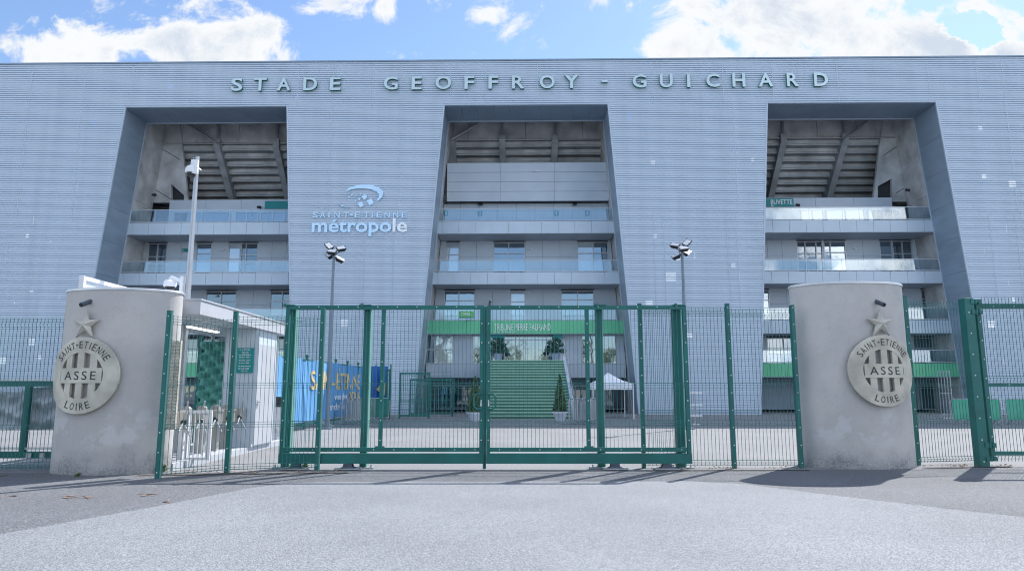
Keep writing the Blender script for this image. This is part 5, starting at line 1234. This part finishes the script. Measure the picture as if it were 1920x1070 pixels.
part(m, 'bars', M['steel'], th); m = MB(); m.box((x0 - .1, 36.7, 0), (x1 + .1, 37.3, .05)); part(m, 'base', M['steel'], th)

# ------------------------------------------------------------------ white tent
Yt0, Yt1 = 36.2, 39.0; xa, xb = P(1121, 730, Yt0).x, P(1187, 730, Yt0).x; ze0, ze1 = P(1150, 730, Yt0).z, P(1150, 718, Yt0).z; zp = P(1147, 698, 37.6).z
xa -= .25
tn = thing('white_tent', 'small white pop up tent with open sides in the shade of the stadium', 'tent', ((xa + xb) / 2, Yt0, 0))
m = MB(); cx_, cy_ = (xa + xb) / 2 - .05, (Yt0 + Yt1) / 2; n = 8; rows_ = []
for k in range(n + 1):
    t_ = k / n; s = 1 - t_; z = ze1 + (zp - ze1) * (t_ ** 1.45); rows_.append([(cx_ + (x - cx_) * s, cy_ + (y - cy_) * s, z) for x, y in ((xa, Yt0), (xb, Yt0), (xb, Yt1), (xa, Yt1))])
vs = [p for r in rows_ for p in r]; m.add(vs, [(k * 4 + i, k * 4 + (i + 1) % 4, (k + 1) * 4 + (i + 1) % 4, (k + 1) * 4 + i) for k in range(n) for i in range(4)])
e = [(xa, Yt0), (xb, Yt0), (xb, Yt1), (xa, Yt1)]; m.add([(x, y, ze1) for x, y in e] + [(x, y, ze0) for x, y in e], [(i, 4 + i, 4 + (i + 1) % 4, (i + 1) % 4) for i in range(4)]); part(m, 'canopy', M['tent'], tn)
for x, y in e:
    m = MB(); m.box((x - .03, y - .03, 0), (x + .03, y + .03, ze1)); part(m, 'leg', M['white'], tn)
m = MB()
for z in (ze0 + .0,):
    for (x, y), (x2, y2) in zip(e, e[1:] + e[:1]): m.bar((x, y, z), ((x + x2) / 2, (y + y2) / 2, z + .28), .025); m.bar(((x + x2) / 2, (y + y2) / 2, z + .28), (x2, y2, z), .025)
part(m, 'struts', M['white'], tn)
# ------------------------------------------------------------------ green gates in the shade, cross-armed stand
def green_screen(px0, px1, pyt, pyb, Y, label, solid=False):
    a, b = P(px0, 740, Y), P(px1, 740, Y); z1 = P(px0, pyt, Y).z; th = thing('green_mesh_screen', label, 'fence', (a.x, Y, 0), 0, 'green mesh screens beside the left pier')
    m = MB(); w = .09
    for x in (a.x, b.x - w): m.box((x, Y - .045, 0), (x + w, Y + .045, z1))
    m.box((a.x + w, Y - .04, z1 - .09), (b.x - w, Y + .04, z1)); m.box((a.x + w, Y - .04, .12), (b.x - w, Y + .04, .2)); part(m, 'frame', M['gate'], th)
    m = MB(); wires(m, (a.x + w, Y), (b.x - w, Y), .2, z1 - .09, [.9], pitch=.1, r=.009, hz=[.5 + .25 * k for k in range(9)]); part(m, 'mesh_panel', M['wire'], th)
green_screen(722, 732, 692, 775, 36, 'narrow green mesh screen next to the long blue banner')
green_screen(748, 806, 698, 776, 36.5, 'wide green mesh screen left of the potted shrub')
green_screen(768, 850, 710, 776, 39.5, 'low green mesh screen behind the wide one, in front of the ground floor glass')
x = P(1303, 780, 30).x; zt = P(1303, 734, 30).z
th = thing('cross_arm_stand', 'slim post with three white cross arms standing in front of the right pier', 'stand', (x, 30, 0))
m = MB(); m.cyl((x, 30, 0), (x, 30, zt), .04, .04, 10); m.cyl((x, 30, 0), (x, 30, .06), .25, .22, 14); part(m, 'post', M['steel'], th)
for py in (736, 758.5, 779):
    z = P(1303, py, 30).z; xl, xr = P(1285, py, 30).x, P(1316, py, 30).x; m = MB(); m.box((xl, 29.93, z - .04), (xr, 29.97, z + .04)); part(m, 'arm', M['white'], th)
m = MB(); q = G(1120, 800)
single_pts = None

# ------------------------------------------------------------------ left edge: gate with a crumpled sheet behind the fence
yl = 13.6; X = lambda px, py: P(px, py, yl).x; Z = lambda py: P(60, py, yl).z
th = thing('sheeted_gate', 'green gate frame with a crumpled pale sheet behind the far left fence', 'gate', (X(48, 800), yl, 0))
m = MB(); xL, xR = X(-140, 780), X(108, 780)
m.box((xL, yl - .05, Z(724)), (xR, yl + .05, Z(714))); m.box((xL, yl - .06, Z(858)), (xR, yl + .06, Z(846))); xs = X(48, 790); m.box((xs - .045, yl - .052, Z(846)), (xs + .045, yl + .052, Z(724)))
m.box((xR, yl - .05, 0), (xR + .1, yl + .05, Z(714))); m.box((xL - .1, yl - .05, 0), (xL, yl + .05, Z(714))); part(m, 'frame', M['gate'], th)
m = MB(); m.box((xL, yl - .055, Z(713.8)), (xR, yl + .055, Z(710.5))); m.box((xL, yl - .02, Z(842)), (xR, yl + .02, Z(838))); part(m, 'rail', M['coping'], th)
m = MB(); nx, nz_ = 60, 24; z0, z1 = Z(806), Z(728)
for j in range(nz_ + 1):
    for i in range(nx + 1):
        u_ = i / nx; v_ = j / nz_; m.v.append((xL + .05 + (xR - xL - .1) * u_, yl + .14 + .06 * math.sin(v_ * 14 + 2.2 * math.sin(u_ * 9)) + .05 * math.sin(u_ * 23 + v_ * 5) + .03 * math.sin(u_ * 51 - v_ * 17), z0 + (z1 - z0) * v_ + .05 * math.sin(u_ * 8) * v_))
m.f = [(j * (nx + 1) + i, j * (nx + 1) + i + 1, (j + 1) * (nx + 1) + i + 1, (j + 1) * (nx + 1) + i) for j in range(nz_) for i in range(nx)]; m.m = [0] * len(m.f); part(m, 'sheet', M['tarp'], th, smooth=True)
for px in (60, 85):
    m = MB(); xx = X(px, 850); m.box((xx - .05, yl - .10, Z(857)), (xx + .05, yl - .061, Z(848))); part(m, 'roller', M['steel'], th)

# ------------------------------------------------------------------ dirt, weeds, leaves along the fence foot
m = MB()
def dirt_strip(x0, x1, ya, yb, w):
    n = 40
    for k in range(n):
        a0, a1 = x0 + (x1 - x0) * k / n, x0 + (x1 - x0) * (k + 1) / n; y0, y1 = ya + (yb - ya) * k / n, ya + (yb - ya) * (k + 1) / n
        w0, w1 = w * (.5 + .5 * abs(math.sin(k * 1.7))), w * (.5 + .5 * abs(math.sin((k + 1) * 1.7)))
        m.add([(a0, y0 - w0, .014), (a1, y1 - w1, .014), (a1, y1 + .05, .014), (a0, y0 + .05, .014)], [(0, 1, 2, 3)])
dirt_strip(-6.6, -3.0, 12.55, 12.95, .16); dirt_strip(2.7, 5.6, 13.22, 13.3, .07); dirt_strip(7.9, 9.8, 13.6, 13.9, .08); dirt_strip(-14, -8.9, 12.5, 12.5, .25)
structure(m, 'soil_strip', M['soil'])
m = MB()
for k in range(260):
    x = random.choice([random.uniform(-6.5, -3.2), random.uniform(2.6, 5.6), random.uniform(8, 9.8)]); y = 12.6 + (x + 6.5) * .075 + random.gauss(.08, .07); s = random.uniform(.015, .035); an = random.uniform(0, 6.28); zz = random.uniform(.02, .045)
    c, sn = math.cos(an) * s, math.sin(an) * s; m.add([(x - c, y - sn, zz), (x + sn * .5, y - c * .5, zz + random.uniform(0, .02)), (x + c, y + sn, zz), (x - sn * .5, y + c * .5, zz + .01)], [(0, 1, 2, 3)])
o = structure(m, 'fallen_leaves', M['leaf_dry'], 'stuff')
def weed(px, py, s, label, n=34):
    g_ = G(px, py); m = MB()
    for k in range(n):
        an = random.uniform(0, 6.28); l = s * random.uniform(.5, 1); lean = random.uniform(.2, .9); b = Vector((g_.x + random.gauss(0, .02), g_.y + random.gauss(0, .02), .01)); t_ = b + Vector((math.cos(an) * l * lean, math.sin(an) * l * lean, l * (1.1 - lean * .6))); sd = Vector((-math.sin(an), math.cos(an), 0)) * l * .09; mid = (b + t_) / 2 + Vector((0, 0, l * .12))
        m.add([b - sd * .3, b + sd * .3, mid + sd, t_, mid - sd], [(0, 1, 2, 3, 4)])
    single(m, 'weed_tuft', M['weed'], label, 'weed', (g_.x, g_.y, 0), 'weeds along the fence foot')
weed(303, 886, .20, 'pale green weed tuft at the fence post right of the left pillar'); weed(146, 894, .10, 'low weed tuft at the foot of the left pillar'); weed(572, 878, .14, 'dark weed tuft under the left gate leaf beside the fence post'); weed(548, 880, .12, 'weed tuft by the outer left roller carriage')

# ------------------------------------------------------------------ bare trees behind the viewer, seen only in the window panes
def bare_tree(h):
    tk = MB(); lb = MB()
    def grow(p, d, l, r, lev):
        q = p + d * l; (tk if lev == 0 else lb).cyl(p, q, r, r * .66, 6 if lev < 2 else 4, caps=False)
        if lev >= 5: return
        for k in range(3 if lev else 5):
            ax = d.orthogonal().normalized(); ax = Matrix.Rotation(random.uniform(0, 6.28), 3, d) @ ax
            nd = (Matrix.Rotation(random.uniform(.3, .75), 3, ax) @ d + Vector((0, 0, .12))).normalized(); grow(q - d * l * random.uniform(0, .3), nd, l * random.uniform(.62, .82), r * .6, lev + 1)
    grow(Vector((0, 0, 0)), Vector((0, 0, 1)), h * .28, h * .018, 0); return tk, lb
tr0 = thing('bare_tree', 'leafless tree on the street side facing the stadium', 'tree', (0, 0, 0), 0, 'leafless trees facing the stadium'); tk, lb = bare_tree(17)
part(tk, 'trunk', M['bark'], tr0); part(lb, 'crown', M['bark'], tr0)
for k, (x, y, s, rz) in enumerate([(-27, -14, 1.0, 0), (-16, -20, 1.05, 1.2), (-34, -22, 1.15, 2.2), (31, -24, .95, 3.0), (-5, -27, .85, 4.1)]):
    o = tr0 if k == 0 else copy_tree(tr0); o.location = (x, y, 0); o.rotation_euler.z = rz; o.scale = (s, s, s)

def spring_tree(h, r):
    tk = MB(); lf = MB(); tk.cyl((0, 0, 0), (0, 0, h * .5), .22, .14, 8)
    for k in range(26):
        an = random.uniform(0, 6.28); zz = random.uniform(.3, .98) * h; rr = r * math.sqrt(max(.05, 1 - ((zz / h - .6) / .45) ** 2)) * random.uniform(.3, 1); c = Vector((rr * math.cos(an), rr * math.sin(an), zz)); tk.cyl((0, 0, zz * .5), c, .07, .02, 5)
        leaf_cloud(lf, [c + Vector((random.gauss(0, .5), random.gauss(0, .5), random.gauss(0, .5))) for q in range(120)], .16)
    return tk, lf
M['spring'] = mat('spring_leaf', (.16, .17, .04), .6, 0, .4, 2)
tr1 = thing('leafy_tree', 'young tree in yellow green spring leaf on the street facing the stadium', 'tree', (0, 0, 0), 0, 'spring trees facing the stadium'); tk, lf = spring_tree(8.5, 2.4)
part(tk, 'trunk', M['bark'], tr1); part(lf, 'crown', M['spring'], tr1)
for k, (x, y, s, rz) in enumerate([(-3, -20, 1.0, 0), (3.5, -22, .9, 1.2), (9, -20, 1.05, 2.2), (14.5, -21, .95, 3.0), (-9, -23, 1.0, 4.1), (-15, -21, .9, 5), (24, -20, 1.0, .5)]):
    o = tr1 if k == 0 else copy_tree(tr1); o.location = (x, y, 0); o.rotation_euler.z = rz; o.scale = (s, s, s)
